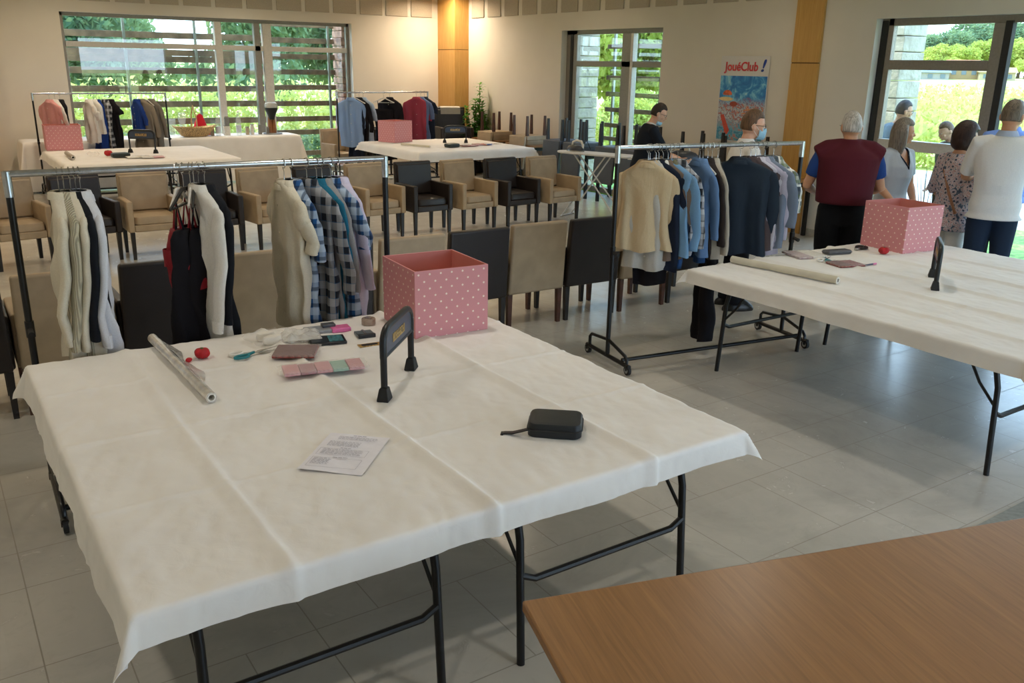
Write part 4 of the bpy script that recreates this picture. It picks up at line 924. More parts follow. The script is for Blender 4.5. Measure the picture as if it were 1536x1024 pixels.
# ------------------------------------------------------------------ poster
def poster_mat():
    t = NT('poster_print'); t.pr(.5); o = t.xyz(); v = o[2]; n1 = t.noise(4.5, 5, None, .6, 1.5); n2 = t.noise(11, 4, None, .6, 2.5)
    sky = t.ramp(n1, [(.3, '1c4f9c'), (.5, '2f86c4'), (.62, '7cc4dd'), (.75, 'dfe9d9')])
    mid = t.ramp(n2, [(.34, '2f6fa4'), (.46, 'd9d3cc'), (.52, '7a8796'), (.6, 'c8503a'), (.7, 'e8c9a8')])
    low = t.ramp(n2, [(.3, '1f5f86'), (.45, '4f9ab4'), (.55, '77b0c0'), (.66, 'c9633f')])
    a = t.math('ADD', v, t.math('MULTIPLY', t.math('SUBTRACT', n1, .5), .25))
    c = t.mix(t.math('MULTIPLY', t.math('SUBTRACT', .62, a), 8, True), sky, mid); c = t.mix(t.math('MULTIPLY', t.math('SUBTRACT', .30, a), 8, True), c, low); t.col(c); return t.m
pA, pB, pC = atX(1084, 84, XE), atX(1157, 84, XE), atX(1080, 211, XE)
r = thing('poster', 'toy shop poster with red lettering over a colourful picture', 'poster', (XE-.012, pA.y, pC.z+.0), -PI/2)
PW, PH = pA.y-pB.y, pA.z-pC.z
MB().bb((0, -.003, 0), (PW, 0, PH)).build('sheet', plain('poster_white', 'd9d4cf', .6, var=.01), r, False)
MB().bb((.02, -.0055, .025), (PW-.015, -.0035, PH*.775)).build('picture', poster_mat(), r, False)
M_ORG = plain('print_orange', 'd8653a', .6, var=.2, nscale=20, bump=0)
def blob2(x, z, rx, rz_, mat, k=0):
    m = MB(); m.prism([(x+rx*math.cos(t), z+rz_*math.sin(t)*(1 if k == 0 or math.sin(t) > 0 else .2)) for t in [2*PI*i/24 for i in range(24)]], .0, .0009, Matrix(((1, 0, 0, 0), (0, 0, -1, -.006), (0, 1, 0, 0), (0, 0, 0, 1)))); return m.build('print_shape', mat, r, False)
blob2(.17, .62*PH*.9, .085, .06, M_ORG, 1); blob2(.15, .56*PH*.9, .13, .028, plain('print_cream', 'e6c98f', .6, bump=0)); blob2(.30, .50*PH*.9, .07, .035, plain('print_rust', '9c4634', .6, bump=0))
m = MB(); Mx = Matrix(((1, 0, 0, 0), (0, 0, -1, -.006), (0, 1, 0, 0), (0, 0, 0, 1)))
m.prism([(.07, .36), (.13, .38), (.26, .16), (.22, .10), (.18, .12)], 0, .001, Mx); m.build('print_shape', plain('print_vermilion', 'cf4f38', .6, bump=0), r, False)
m = MB()
for q in range(4): m.prism([(.46+.03*(q % 2), .30+.045*q), (.70, .33+.045*q), (.70, .35+.045*q), (.46+.03*(q % 2), .32+.045*q)], 0, .001, Mx)
m.build('print_shape', plain('print_timber', 'd98a5c', .6, bump=0), r, False)
def letters(txt, x, z, size, mat, shear, name, sx=1.0, dep=.0015):
    cu = bpy.data.curves.new(name, 'FONT'); cu.body = txt; cu.size = size; cu.shear = shear; cu.extrude = dep; cu.bevel_depth = size*.022; cu.bevel_resolution = 0
    o = bpy.data.objects.new(name, cu); COL.objects.link(o); dg = bpy.context.evaluated_depsgraph_get()
    me = bpy.data.meshes.new_from_object(o.evaluated_get(dg)); bpy.data.objects.remove(o); me.name = name
    me.transform(Matrix.Translation((x, -.006, z)) @ Matrix.Rotation(PI/2, 4, 'X') @ Matrix.Diagonal((sx, 1, 1, 1))); me.materials.clear(); me.materials.append(mat)
    o = bpy.data.objects.new(name, me); COL.objects.link(o); o.parent = r; return o
letters('JouéClub', .085, PH*.835, .165, plain('print_red', 'd03a3c', .6, bump=0), .05, 'lettering', .98)
letters('!', PW-.155, PH*.83, .22, plain('print_blue', '25408f', .6, bump=0), .25, 'exclamation_mark', 1.3)

# ------------------------------------------------------------------ ceiling downlights: corner one real, the unseen grid added to brighten the room
def emis(name, c, s):
    t = NT(name); t.b.inputs['Emission Color'].default_value = srgb(c); t.b.inputs['Emission Strength'].default_value = s; t.col('ffffff'); return t.m
M_BULB = emis('lamp_glow', 'ffe2b8', 14)
LIGHTS = [(x, y) for x in (-.8, 2.2, 5.2, 8.2) for y in (.4, 4.2, 8.0, 11.8, 15.2)]+[(9.0, 16.0)]
dl = None
for i, (x, y) in enumerate(LIGHTS):
    if dl is None:
        dl = thing('unseen_downlight', 'round recessed downlight out of view in the ceiling, added for room light', 'ceiling light', (x, y, HC-.004), 0, 'unseen ceiling downlights')
        MB().lathe([(.085, .0), (.10, -.006), (.10, .0)], 24).build('trim_ring', M_WHITEP, dl); MB().lathe([(.084, -.003), (.0, -.003)], 24).build('diffuser', M_BULB, dl)
    else: copy_tree(dl, (x, y, HC-.004))
    ld = bpy.data.lights.new('unseen_downlight_beam', 'AREA'); ld.shape = 'DISK'; ld.size = .16; ld.energy = 40 if x == 9.0 else 17 if (y > 7 and x < 6) else 10 if x < 6 else 6; ld.color = (1, .82, .60) if y > 7 else (1, .93, .82)
    lo = bpy.data.objects.new('unseen_downlight_beam', ld); COL.objects.link(lo); lo.location = (x, y, HC-.02); ld.spread = R(150)
# ------------------------------------------------------------------ clothes on hangers
def garment(rk, t, az, name, label, cat, mat, hang, zb, w=.225, dep=.045, slv=.55, kind='shirt', neck=.062, collar=None, group=None, hem=1.0, short='', hmat=None, seed=None, slvmat=None, dx=0, drop=0, back=False):
    a, b, h = rk; p = a+(b-a)*t; rz = PI/2-R(az); seed = seed if seed is not None else int(t*977+az)
    rnd = random.Random(seed); hmat = hmat or M_HWHITE
    # hanger
    hg = thing('clothes_hanger', hang+' hanger holding the '+short, 'hanger', (p.x, p.y, h), rz, 'hangers')
    hk = [(0, 0, -.105), (0, 0, -.045)]+[(.026*math.cos(q), 0, .026*math.sin(q)-.004) for q in (-2.2, -1.2, -.4, .5, 1.4, 2.3, 3.0)]
    MB().tube(hk, .0022, 6).build('hook', M_STEELB, hg)
    MB().tube([(-w*.88, 0, -.185), (-w*.5, 0, -.15), (-.03, 0, -.11), (.03, 0, -.11), (w*.5, 0, -.15), (w*.88, 0, -.185)], [.006, .008, .009, .009, .008, .006], 8, flat=1.2).build('shoulder_bar', hmat, hg)
    if kind == 'straps' or kind == 'trousers': MB().tube([(-w*.88, 0, -.187), (w*.88, 0, -.187)], .005, 6).build('trouser_bar', hmat, hg)
    g = thing(name, label, cat, (p.x, p.y, h), rz, group); Lz = h-zb
    N = 44; ph = rnd.uniform(0, 6)
    def ring(z, hw, hd, wob):
        o = []
        for i in range(N):
            q = 2*PI*i/N; c, s = math.cos(q), math.sin(q)
            x = hw*math.copysign(abs(c)**.75, c); y = hd*math.copysign(abs(s)**.8, s)
            y += wob*(.024*math.sin(x*34+ph+z*2.0)+.011*math.sin(x*71+ph*2+z*5)+.006*math.sin(z*17+x*14+ph))*(1 if s >= 0 else .8)
            x += wob*.010*math.sin(z*9+ph*1.7+(0 if c > 0 else 2))
            y += (.3+.7*wob)*(.016*noise.noise(Vector((x*8+seed, z*4.5, 0 if s > 0 else 9)))+.010*noise.noise(Vector((x*16+z*9, z*10-x*7, seed+(5 if s > 0 else 0)))))
            o.append(Vector((x, y, z)))
        return o
    rows = []
    if kind == 'trousers':
        prof = [(.185, w*.8, .018), (.22, w*.82, .03), (.5, w*.78, .035), (Lz, w*.72, .04)]
    elif kind == 'straps':
        prof = [(.30, w*.72, .025), (.34, w*.78, .035), (.48, w*.74, .045), (.62, w*.72, .05), (Lz*.8, w*.9, .06), (Lz, w*1.0*hem, .065)]
        for s in (-1, 1): MB().tube([(s*w*.45, .02, -.31), (s*w*.5, 0, -.165), (s*w*.45, -.02, -.31)], .007, 6).build('strap', mat, g)
    else:
        prof = [(.090+drop, neck*.78, .042), (.104+drop, neck, .046), (.118+drop, neck*1.35, .045), (.150+drop, w*.68, .042), (.178+drop, w*.90, .040), (.205, w*.985, .042), (.26, w*.97, dep*.95), (.36, w*.93, dep), (.55, w*.93, dep*1.05), (Lz*.82 if Lz > .75 else .62, w*.97, dep*1.12), (Lz, w*hem, dep*1.2)]
    zs = []
    for (z0, a0, d0), (z1, a1, d1) in zip(prof, prof[1:]):
        k = max(1, int((z1-z0)/.035))
        for i in range(k):
            u = i/k; zs.append((z0+(z1-z0)*u, a0+(a1-a0)*u, d0+(d1-d0)*u))
    zs.append(prof[-1])
    for z, hw, hd in zs: rows.append(ring(-z, hw, hd, min(1, max(0, (z-.17)/.25))))
    rows[-1] = [v+Vector((0, 0, .012*math.sin(v.x*20+ph))) for v in rows[-1]]
    inner = [Vector((v.x*.95, v.y*.8, v.z+.02)) for v in rows[-1]]
    bd = MB().loft(rows+[inner], True); bd.build('body', mat, g, True, ang=1.6)
    if kind in ('shirt', 'jacket') and slv:
        for s in (-1, 1):
            jit = rnd.uniform(-.02, .02); zt = .20
            pts = [(s*w*.70, 0, -zt+.008), (s*(w*.93), .0, -zt-.028), (s*(w*1.00+jit*.3), .008, -zt-.10), (s*(w*1.05+jit), .018, -zt-slv*.45), (s*(w*1.05+jit), .03+.03*rnd.random(), -zt-slv*.75), (s*(w*1.03+jit), .035+.03*rnd.random(), -zt-slv)]
            fat = 1.0 if slv > .35 else 1.12
            fine = []; rr = []
            R0 = [.028, .047*fat, .053*fat, .050*fat, .046*fat, .044*fat]
            for i in range(5):
                for k in range(5):
                    u = k/5; fine.append(Vector(pts[i]).lerp(Vector(pts[i+1]), u)+Vector((.002*math.sin(i*5+k*1.1+ph), .003*math.sin(i*4+k*.9+ph), 0))); rr.append((R0[i]*(1-u)+R0[i+1]*u)*(1+.02*math.sin(i*7+k*1.3+ph)))
            fine.append(Vector(pts[-1])); rr.append(R0[-1])
            MB().tube(fine, rr, 16, flat=.48 if slv > .35 else .6, up=(0, 1, 0)).build('sleeve', slvmat or mat, g, True, ang=1.6)
            if slv > .5 and kind == 'shirt': e = Vector(pts[-1]); MB().tube([e+Vector((0, 0, .05)), e+Vector((0, 0, -.012))], .0455, 16, flat=.48, up=(0, 1, 0)).build('cuff', slvmat or mat, g, True)
    if kind in ('shirt', 'jacket'):
        cm = collar or mat; rg = []
        for z, k, d_ in ((-.125, 1.35, 0), (-.10, 1.05, .0), (-.088, .98, .002), (-.094, 1.12, .008), (-.122, 1.45, .012)):
            rg.append([Vector((neck*k*math.cos(2*PI*i/20), (.044+d_)*math.sin(2*PI*i/20), z-drop*.8-(.018 if math.sin(2*PI*i/20) < -.5 else 0))) for i in range(20)])
        MB().loft(rg, False).build('collar', cm, g, True, ang=1.6)
        if Lz > .5 and not back:
            for i in range(5): MB().lathe([(.006, 0), (.006, .003), (0, .003)], 10).xf(Matrix.Translation((0.012, -dep*1.05-.014, -.22-(Lz-.32)*i/4)) @ Matrix.Rotation(PI/2, 4, 'X')).build('button', M_BTN, g, True)
    return g
M_HWHITE = plain('hanger_white', 'dcd9d2', .4); M_HWOOD = plain('hanger_wood', 'b98d5a', .5, var=.15, nscale=20); M_HBLK = plain('hanger_black', '1b1a19', .4); M_HRED = plain('hanger_red', '9c3a36', .4)
M_BTN = plain('shirt_button', 'c9c2b2', .4)
F = fabric
def rib(name, c):
    t = NT(name); t.pr(.9, 0, .15); o = t.xyz(); u = t.math('SINE', t.math('MULTIPLY', t.math('ADD', o[0], o[1]), 420)); rgb = [int(c[i:i+2], 16)/255 for i in (0, 2, 4)]
    t.col(t.mix(t.math('MULTIPLY', t.math('ADD', u, 1), .5), tuple(x*.78 for x in rgb), tuple(rgb))); t.bump(u, .6, .004); return t.m
C_CREAM, C_RIB, C_COAT = F('cream_linen', 'd6cebb', st=.8), rib('cream_rib_knit', 'c8c0a8'), F('ivory_wool', 'd8d0bd')
C_NAVY, C_PALE, C_BLK, C_WHT = F('navy_cotton', '15181f'), F('pale_blue_white', 'd2d5de'), F('black_crepe', '17151a', st=.35), F('white_cotton', 'dddad4', st=.9)
C_REDS = F('wine_red_satin', '8e1f2b', rough=.5); C_LIL = F('lilac_cotton', 'c2bcd2'); C_TEAL = F('petrol_cotton', '1f6480'); C_SAND = F('sand_blazer', 'c8b290', wr=7, st=1.1); C_LGREY = F('light_grey_cotton', 'b5b2ab')
C_GREY = F('mid_grey_cotton', '8b8a8c'); C_BROWN = F('taupe_brown', '6f6055'); C_DEN = F('light_denim', '6f95b8', wr=7); C_DEND = F('blue_denim', '5d7ba3', wr=7); C_DENX = F('deep_denim', '2d4f7d', wr=7); C_OLV = F('olive_edge', '6d6a52')
C_NAVYJ = F('dark_navy_wool', '222c38', wr=5, st=.6); C_CARD = F('stone_cardigan', 'a49c8f'); C_CAMO = plaid('leaf_pattern', 'a9aca4', [(0, .35, '3c4a58', .8), (.45, .2, '6a7a58', .7), (.7, .15, 'e0e0da', .9)], .11)
C_PLD = plaid('navy_grey_plaid', '161b26', [(0, .5, 'b4b5b8', .40), (.5, .05, '2f6690', .4)], .085)
C_PLB = plaid('blue_white_plaid', '1c4b80', [(0, .45, 'c3d3e2', .45), (.5, .22, '0f1b30', .6)], .09)
C_PLW = plaid('black_white_plaid', '23262c', [(0, .5, 'c9ccd2', .5), (.6, .12, '0e0f12', .6)], .09)
C_PINKC, C_ROYAL, C_TAUPE, C_SKY, C_ROSE, C_DBLUE = F('pink_cotton', 'd79a98'), F('royal_blue', '1d3a80'), F('taupe_trouser', '867d70'), F('sky_blue_shirt', '86a3cf'), F('rose_red_cotton', '9c3f50'), F('midnight_blue', '1a2233')
def t1(px): return (at(px, 250, 1.582).x-.333)/(2.215-.333)
G1, G2, G3, G4 = RK1, RK2, RK3, RK4
# near rack, first cluster (thin, seen edge-on)
garment(G1, t1(74), 8, 'cardigan', 'cream linen jacket hanging first from the left post of the near rack', 'jacket', C_CREAM, 'black', .70, slv=.58, short='cream linen jacket on the near rack', hmat=M_HBLK, kind='jacket')
garment(G1, t1(82), 2, 'cardigan', 'cream ribbed knit cardigan behind the left post of the near rack', 'cardigan', C_RIB, 'dark', .60, slv=.6, short='ribbed cardigan', hmat=M_HBLK)
garment(G1, t1(92), -2, 'coat', 'long ivory coat beside the ribbed cardigan', 'coat', C_COAT, 'black wire', .52, slv=.62, short='ivory coat', hmat=M_HBLK, kind='jacket')
garment(G1, t1(100), -4, 'jacket', 'narrow black jacket between ivory coat and pale shirt', 'jacket', C_NAVY, 'black plastic', .80, slv=.56, short='narrow black jacket', hmat=M_HBLK)
garment(G1, t1(107), -8, 'shirt', 'pale blue-white shirt with rolled collar at the right of the first cluster', 'shirt', C_PALE, 'white', .69, slv=.60, short='pale blue-white shirt')
# second cluster
garment(G1, t1(272), 34, 'dress', 'long black sleeveless dress with a wine red front', 'dress', C_BLK, 'clear', .25, kind='straps', short='black sleeveless dress', w=.235, hmat=M_HBLK)
garment(G1, t1(263), 36, 'top', 'short wine red satin top over the black sleeveless dress', 'top', C_REDS, 'white', 1.07, w=.13, kind='straps', short='wine red top')
garment(G1, t1(284), 22, 'slip', 'wine red slip between the black dresses and the white pleated shirt', 'slip', C_REDS, 'thin white', .98, w=.15, kind='straps', short='wine red slip')
garment(G1, t1(290), 20, 'dress', 'black dress with thin straps just left of the white pleated shirt', 'dress', C_BLK, 'plastic', .3, kind='straps', short='thin-strapped black dress', w=.2, hmat=M_HBLK)
garment(G1, t1(298), -6, 'shirt', 'white pleated shirt in the middle of the near rack', 'shirt', C_WHT, 'white wire', .64, slv=.6, short='white pleated shirt')
garment(G1, t1(308), -10, 'coat', 'black coat behind the white pleated shirt', 'coat', C_NAVY, 'dark wire', .6, slv=.58, short='black coat', hmat=M_HBLK, kind='jacket')
# third cluster
garment(G1, t1(447), 178, 'shirt', 'cream linen short-sleeved shirt left of the plaid shirts', 'shirt', C_CREAM, 'wire', .66, slv=.26, short='cream short-sleeved shirt', w=.2, dep=.035)
garment(G1, t1(460), 176, 'shirt', 'blue plaid short-sleeved shirt tucked behind the cream shirt', 'shirt', C_PLB, 'wooden', .72, slv=.3, w=.2, dep=.03, short='tucked blue plaid shirt', hmat=M_HWOOD)
garment(G1, t1(488), 166, 'shirt', 'large dark navy and grey plaid shirt in front on the near rack', 'shirt', C_PLD, 'dark wooden', .66, slv=.5, w=.235, dep=.04, short='large dark plaid shirt', hmat=M_HWOOD)
garment(G1, t1(506), 168, 'shirt', 'petrol blue shirt behind the dark plaid shirt', 'shirt', C_TEAL, 'red', .72, slv=.5, w=.2, dep=.03, short='petrol blue shirt', hmat=M_HRED)
garment(G1, t1(516), 170, 'shirt', 'mid grey shirt between petrol and blue plaid', 'shirt', C_GREY, 'grey', .70, slv=.5, w=.19, dep=.03, short='mid grey shirt')
garment(G1, t1(532), 166, 'shirt', 'bright blue and white plaid short-sleeved shirt beside the right post', 'shirt', C_PLB, 'black', .74, slv=.27, w=.20, short='bright plaid shirt by the post', hmat=M_HBLK)
garment(G1, t1(545), 170, 'shirt', 'lilac shirt hanging lowest beside the right post', 'shirt', C_LIL, 'thin white', .64, slv=.5, w=.19, short='lilac shirt')
# rack with the jackets
def t2(px): p = at(px, 220, 1.57); return (p.x-4.03)/(5.66-4.03)
garment(G2, t2(971), 140, 'blazer', 'crumpled sand blazer hanging at the left of the jacket rack', 'jacket', C_SAND, 'white', .84, w=.19, hem=1.08, dep=.055, slv=.56, kind='jacket', short='sand blazer', back=True)
garment(G2, t2(974), 143, 'shirt', 'light grey shirt hanging out below the sand blazer', 'shirt', C_LGREY, 'plain white', .70, slv=0, w=.17, dep=.03, short='light grey shirt under the blazer')
garment(G2, t2(985), 147, 'trousers', 'black trousers hanging behind the sand blazer', 'trousers', C_BLK, 'thin dark', .58, kind='trousers', w=.16, short='black trousers behind the blazer', hmat=M_HBLK)
garment(G2, t2(990), 152, 'shirt', 'white edged dark shirt beside the blazer sleeve', 'shirt', C_DBLUE, 'slim white', .70, slv=.5, w=.20, dep=.03, short='white edged dark shirt', collar=C_WHT)
garment(G2, t2(998), 160, 'jacket', 'taupe brown jacket between the dark shirt and the light denim', 'jacket', C_BROWN, 'wooden', .78, slv=.5, w=.205, dep=.03, short='taupe brown jacket', hmat=M_HWOOD, kind='jacket')
garment(G2, t2(1007), 168, 'jacket', 'light blue denim jacket with an olive collar', 'jacket', C_DEN, 'light wooden', .80, slv=.52, short='light denim jacket', hmat=M_HWOOD, collar=C_OLV, kind='jacket')
garment(G2, t2(1014), 172, 'jeans', 'deep blue jeans hanging below the light denim jacket', 'jeans', C_DENX, 'clip', .72, kind='trousers', w=.2, short='deep blue jeans')
garment(G2, t2(1025), 180, 'shirt', 'black and white plaid shirt beside the light denim jacket', 'shirt', C_PLW, 'pale', .80, slv=.5, w=.21, dep=.035, short='black and white plaid shirt')
garment(G2, t2(1100), 195, 'dress', 'very long black dress reaching almost to the floor', 'dress', C_BLK, 'black', .10, kind='straps', w=.11, short='very long black dress', hmat=M_HBLK)
garment(G2, t2(1066), 192, 'shirt', 'blue denim shirt on a wooden hanger in the middle of the jacket rack', 'shirt', C_DEND, 'broad wooden', .80, slv=.45, w=.195, short='blue denim shirt', hmat=M_HWOOD)
garment(G2, t2(1072), 192, 'jeans', 'dark jeans hanging beneath the blue denim shirt', 'jeans', C_DENX, 'metal', .74, kind='trousers', w=.2, short='dark jeans')
garment(G2, t2(1081), 198, 'jacket', 'brown-black jacket between the denim shirt and the stone cardigan', 'jacket', F('brown_black', '2b2422'), 'curved wooden', .78, slv=.5, w=.2, dep=.03, short='brown-black jacket', hmat=M_HWOOD)
garment(G2, t2(1089), 200, 'cardigan', 'stone grey cardigan beside the dark navy jacket', 'cardigan', C_CARD, 'wooden', .78, slv=.55, w=.21, dep=.035, short='stone grey cardigan', hmat=M_HWOOD)
garment(G2, t2(1143), 136, 'jacket', 'large dark navy jacket facing the camera on the jacket rack', 'jacket', C_NAVYJ, 'white wire', .76, w=.25, dep=.06, slv=.62, kind='jacket', short='large dark navy jacket', back=True)
garment(G2, t2(1163), 142, 'shirt', 'dark brown shirt tucked behind the navy jacket', 'shirt', F('dark_brown_cotton', '4a3f40'), 'metal wire', .80, slv=.5, w=.21, dep=.03, short='dark brown shirt')
garment(G2, t2(1172), 150, 'shirt', 'white lilac-tinted shirt to the right of the navy jacket', 'shirt', F('white_lilac', 'bdbac6'), 'wide white', .78, slv=.52, w=.21, dep=.035, short='white lilac shirt')
garment(G2, t2(1181), 160, 'shirt', 'pale lavender shirt behind the white one on the jacket rack', 'shirt', F('lavender_cotton', 'aaa6b8'), 'bent wire', .76, slv=.5, w=.21, dep=.035, short='pale lavender shirt')
garment(G2, t2(1190), 168, 'shirt', 'blue-grey shirt near the right post of the jacket rack', 'shirt', F('blue_grey_cotton', '6c7789'), 'thin wire', .80, slv=.4, short='blue-grey shirt')
garment(G2, t2(1207), 168, 'shirt', 'leaf-patterned shirt next to the maroon vest', 'shirt', C_CAMO, 'small wire', .86, slv=.3, w=.18, short='leaf-patterned shirt')
# far racks
def t3(px): p0_, p1_ = at(55, 141, 1.58), at(252, 139, 1.58); return (px-55)/(252-55)
for px, az, nm, lab, cat, mat_, hg, zb, kw in (
    (78, 150, 'shirt', 'pink shirt at the left end of the far rack before the buffet', 'shirt', C_PINKC, 'white', .62, dict(slv=.3, short='pink shirt')),
    (86, 165, 'shirt', 'white shirt beside the pink one on the far rack', 'shirt', C_WHT, 'white wire', .85, dict(slv=.4, short='far white shirt')),
    (93, 160, 'top', 'narrow black top beside the white shirt on the far rack', 'top', C_BLK, 'black', .8, dict(slv=.0, short='narrow black top', w=.17)),
    (134, 165, 'blouse', 'white blouse on the far rack in front of the wide window', 'blouse', C_WHT, 'thin', .8, dict(slv=.2, short='far white blouse', w=.17)),
    (146, 160, 'dress', 'royal blue dress half behind a white one on the far rack', 'dress', C_ROYAL, 'pale', .5, dict(slv=.0, short='blue-skirted dress', w=.17)),
    (142, 160, 'top', 'long white top over the royal blue dress', 'dress', C_WHT, 'slim white', .96, dict(slv=.0, short='white top over blue', w=.19)),
    (158, 165, 'dress', 'black and grey striped dress on the far rack', 'dress', C_PLW, 'slim black', .5, dict(slv=.0, short='striped dress', w=.18)),
    (166, 155, 'dress', 'flared black dress on the far rack in front of the wide window', 'dress', C_BLK, 'dark', .48, dict(slv=.12, short='flared black dress', w=.17, hem=1.35)),
    (206, 170, 'shirt', 'dark blue shirt behind the taupe suit on the far rack', 'shirt', C_ROYAL, 'metal', .85, dict(slv=.3, short='far dark blue shirt', w=.17)),
    (214, 150, 'jacket', 'taupe suit jacket on the far rack above the arch lamp', 'jacket', C_TAUPE, 'wooden', .52, dict(slv=.5, short='far taupe jacket', kind='jacket')),
    (222, 160, 'trousers', 'taupe trousers beside the taupe suit jacket', 'trousers', C_TAUPE, 'clip', .48, dict(kind='trousers', short='far taupe trousers', w=.22)),
    (229, 158, 'jacket', 'grey jacket at the right end of the far rack', 'jacket', F('warm_grey_wool', '77726a'), 'grey', .55, dict(slv=.5, short='far grey jacket', kind='jacket'))):
    garment(G3, t3(px), az, nm, lab, cat, mat_, hg, zb, **kw)
def t4(px): return (px-507)/(642-507)
for px, az, nm, lab, cat, mat_, hg, zb, kw in (
    (526, 128, 'shirt', 'sky blue shirt at the garden door end of the wall rack', 'shirt', C_SKY, 'white', .62, dict(slv=.5, short='sky blue shirt')),
    (533, 150, 'skirt', 'dark skirt hanging below the sky blue shirt', 'skirt', C_DBLUE, 'clip', .40, dict(kind='trousers', short='dark skirt', w=.24)),
    (538, 160, 'jacket', 'black jacket behind the sky blue shirt', 'jacket', C_BLK, 'black', .60, dict(slv=.5, short='black jacket by the blue shirt', kind='jacket')),
    (544, 160, 'shirt', 'pale blue short-sleeved shirt beside the black jacket', 'shirt', F('powder_blue', 'a9bdd6'), 'pale', .55, dict(slv=.3, short='pale blue short-sleeved shirt')),
    (574, 125, 'dress', 'black strappy dress on a white hanger in the middle of the wall rack', 'dress', C_BLK, 'big white', .35, dict(kind='straps', short='black strappy dress')),
    (583, 150, 'jacket', 'black jacket beside the strappy dress on the wall rack', 'jacket', C_BLK, 'white plastic', .70, dict(slv=.5, short='black jacket by the strappy dress', kind='jacket')),
    (624, 128, 'dress', 'rose red button dress on the wall rack', 'dress', C_ROSE, 'white', .5, dict(slv=.55, short='rose red dress', kind='shirt')),
    (631, 155, 'shirt', 'slate blue shirt behind the rose red dress', 'shirt', F('slate_blue', '5d6f96'), 'metal', .6, dict(slv=.3, short='slate blue shirt')),
    (637, 155, 'dress', 'midnight blue dress at the column end of the wall rack', 'dress', C_DBLUE, 'dark', .45, dict(slv=.2, short='midnight blue dress'))):
    garment(G4, t4(px), az, nm, lab, cat, mat_, hg, zb, **kw)
# ------------------------------------------------------------------ people
def skin_mat(name, c):
    t = NT(name); t.pr(.5, 0, .35); f = t.noise(14, 3); rgb = [int(c[i:i+2], 16)/255 for i in (0, 2, 4)]
    t.col(t.ramp(f, [(.3, tuple(x*.95 for x in rgb)), (.7, tuple(min(1, x*1.04) for x in rgb))])); t.b.inputs['Subsurface Weight'].default_value = .06; t.b.inputs['Subsurface Radius'].default_value = (.02, .008, .004); return t.m
SK = {'a': skin_mat('skin_light', 'd8a78d'), 'b': skin_mat('skin_tan', 'c4906f')}
M_EYE = plain('eye_white', 'e8e4dc', .3, bump=0); M_IRIS = plain('iris_dark', '2a1d14', .2, bump=0); M_LIP = plain('lips', 'b06a5e', .5, bump=0)
M_GLS = plain('spectacle_rim', '1a1a1c', .3)
def hair_mat(name, c):
    t = NT(name); t.pr(.5, 0, .35); f = t.noise(9, 4, t.mapv((12, 12, 1.2)), .6, .5); rgb = [int(c[i:i+2], 16)/255 for i in (0, 2, 4)]
    t.col(t.ramp(f, [(.3, tuple(x*.7 for x in rgb)), (.7, tuple(min(1, x*1.25) for x in rgb))])); t.bump(f, .6, .006); return t.m
def mlerp(pts, q):
    q = q*(len(pts)-1); i = min(int(q), len(pts)-2); return Vector(pts[i]).lerp(Vector(pts[i+1]), q-i)
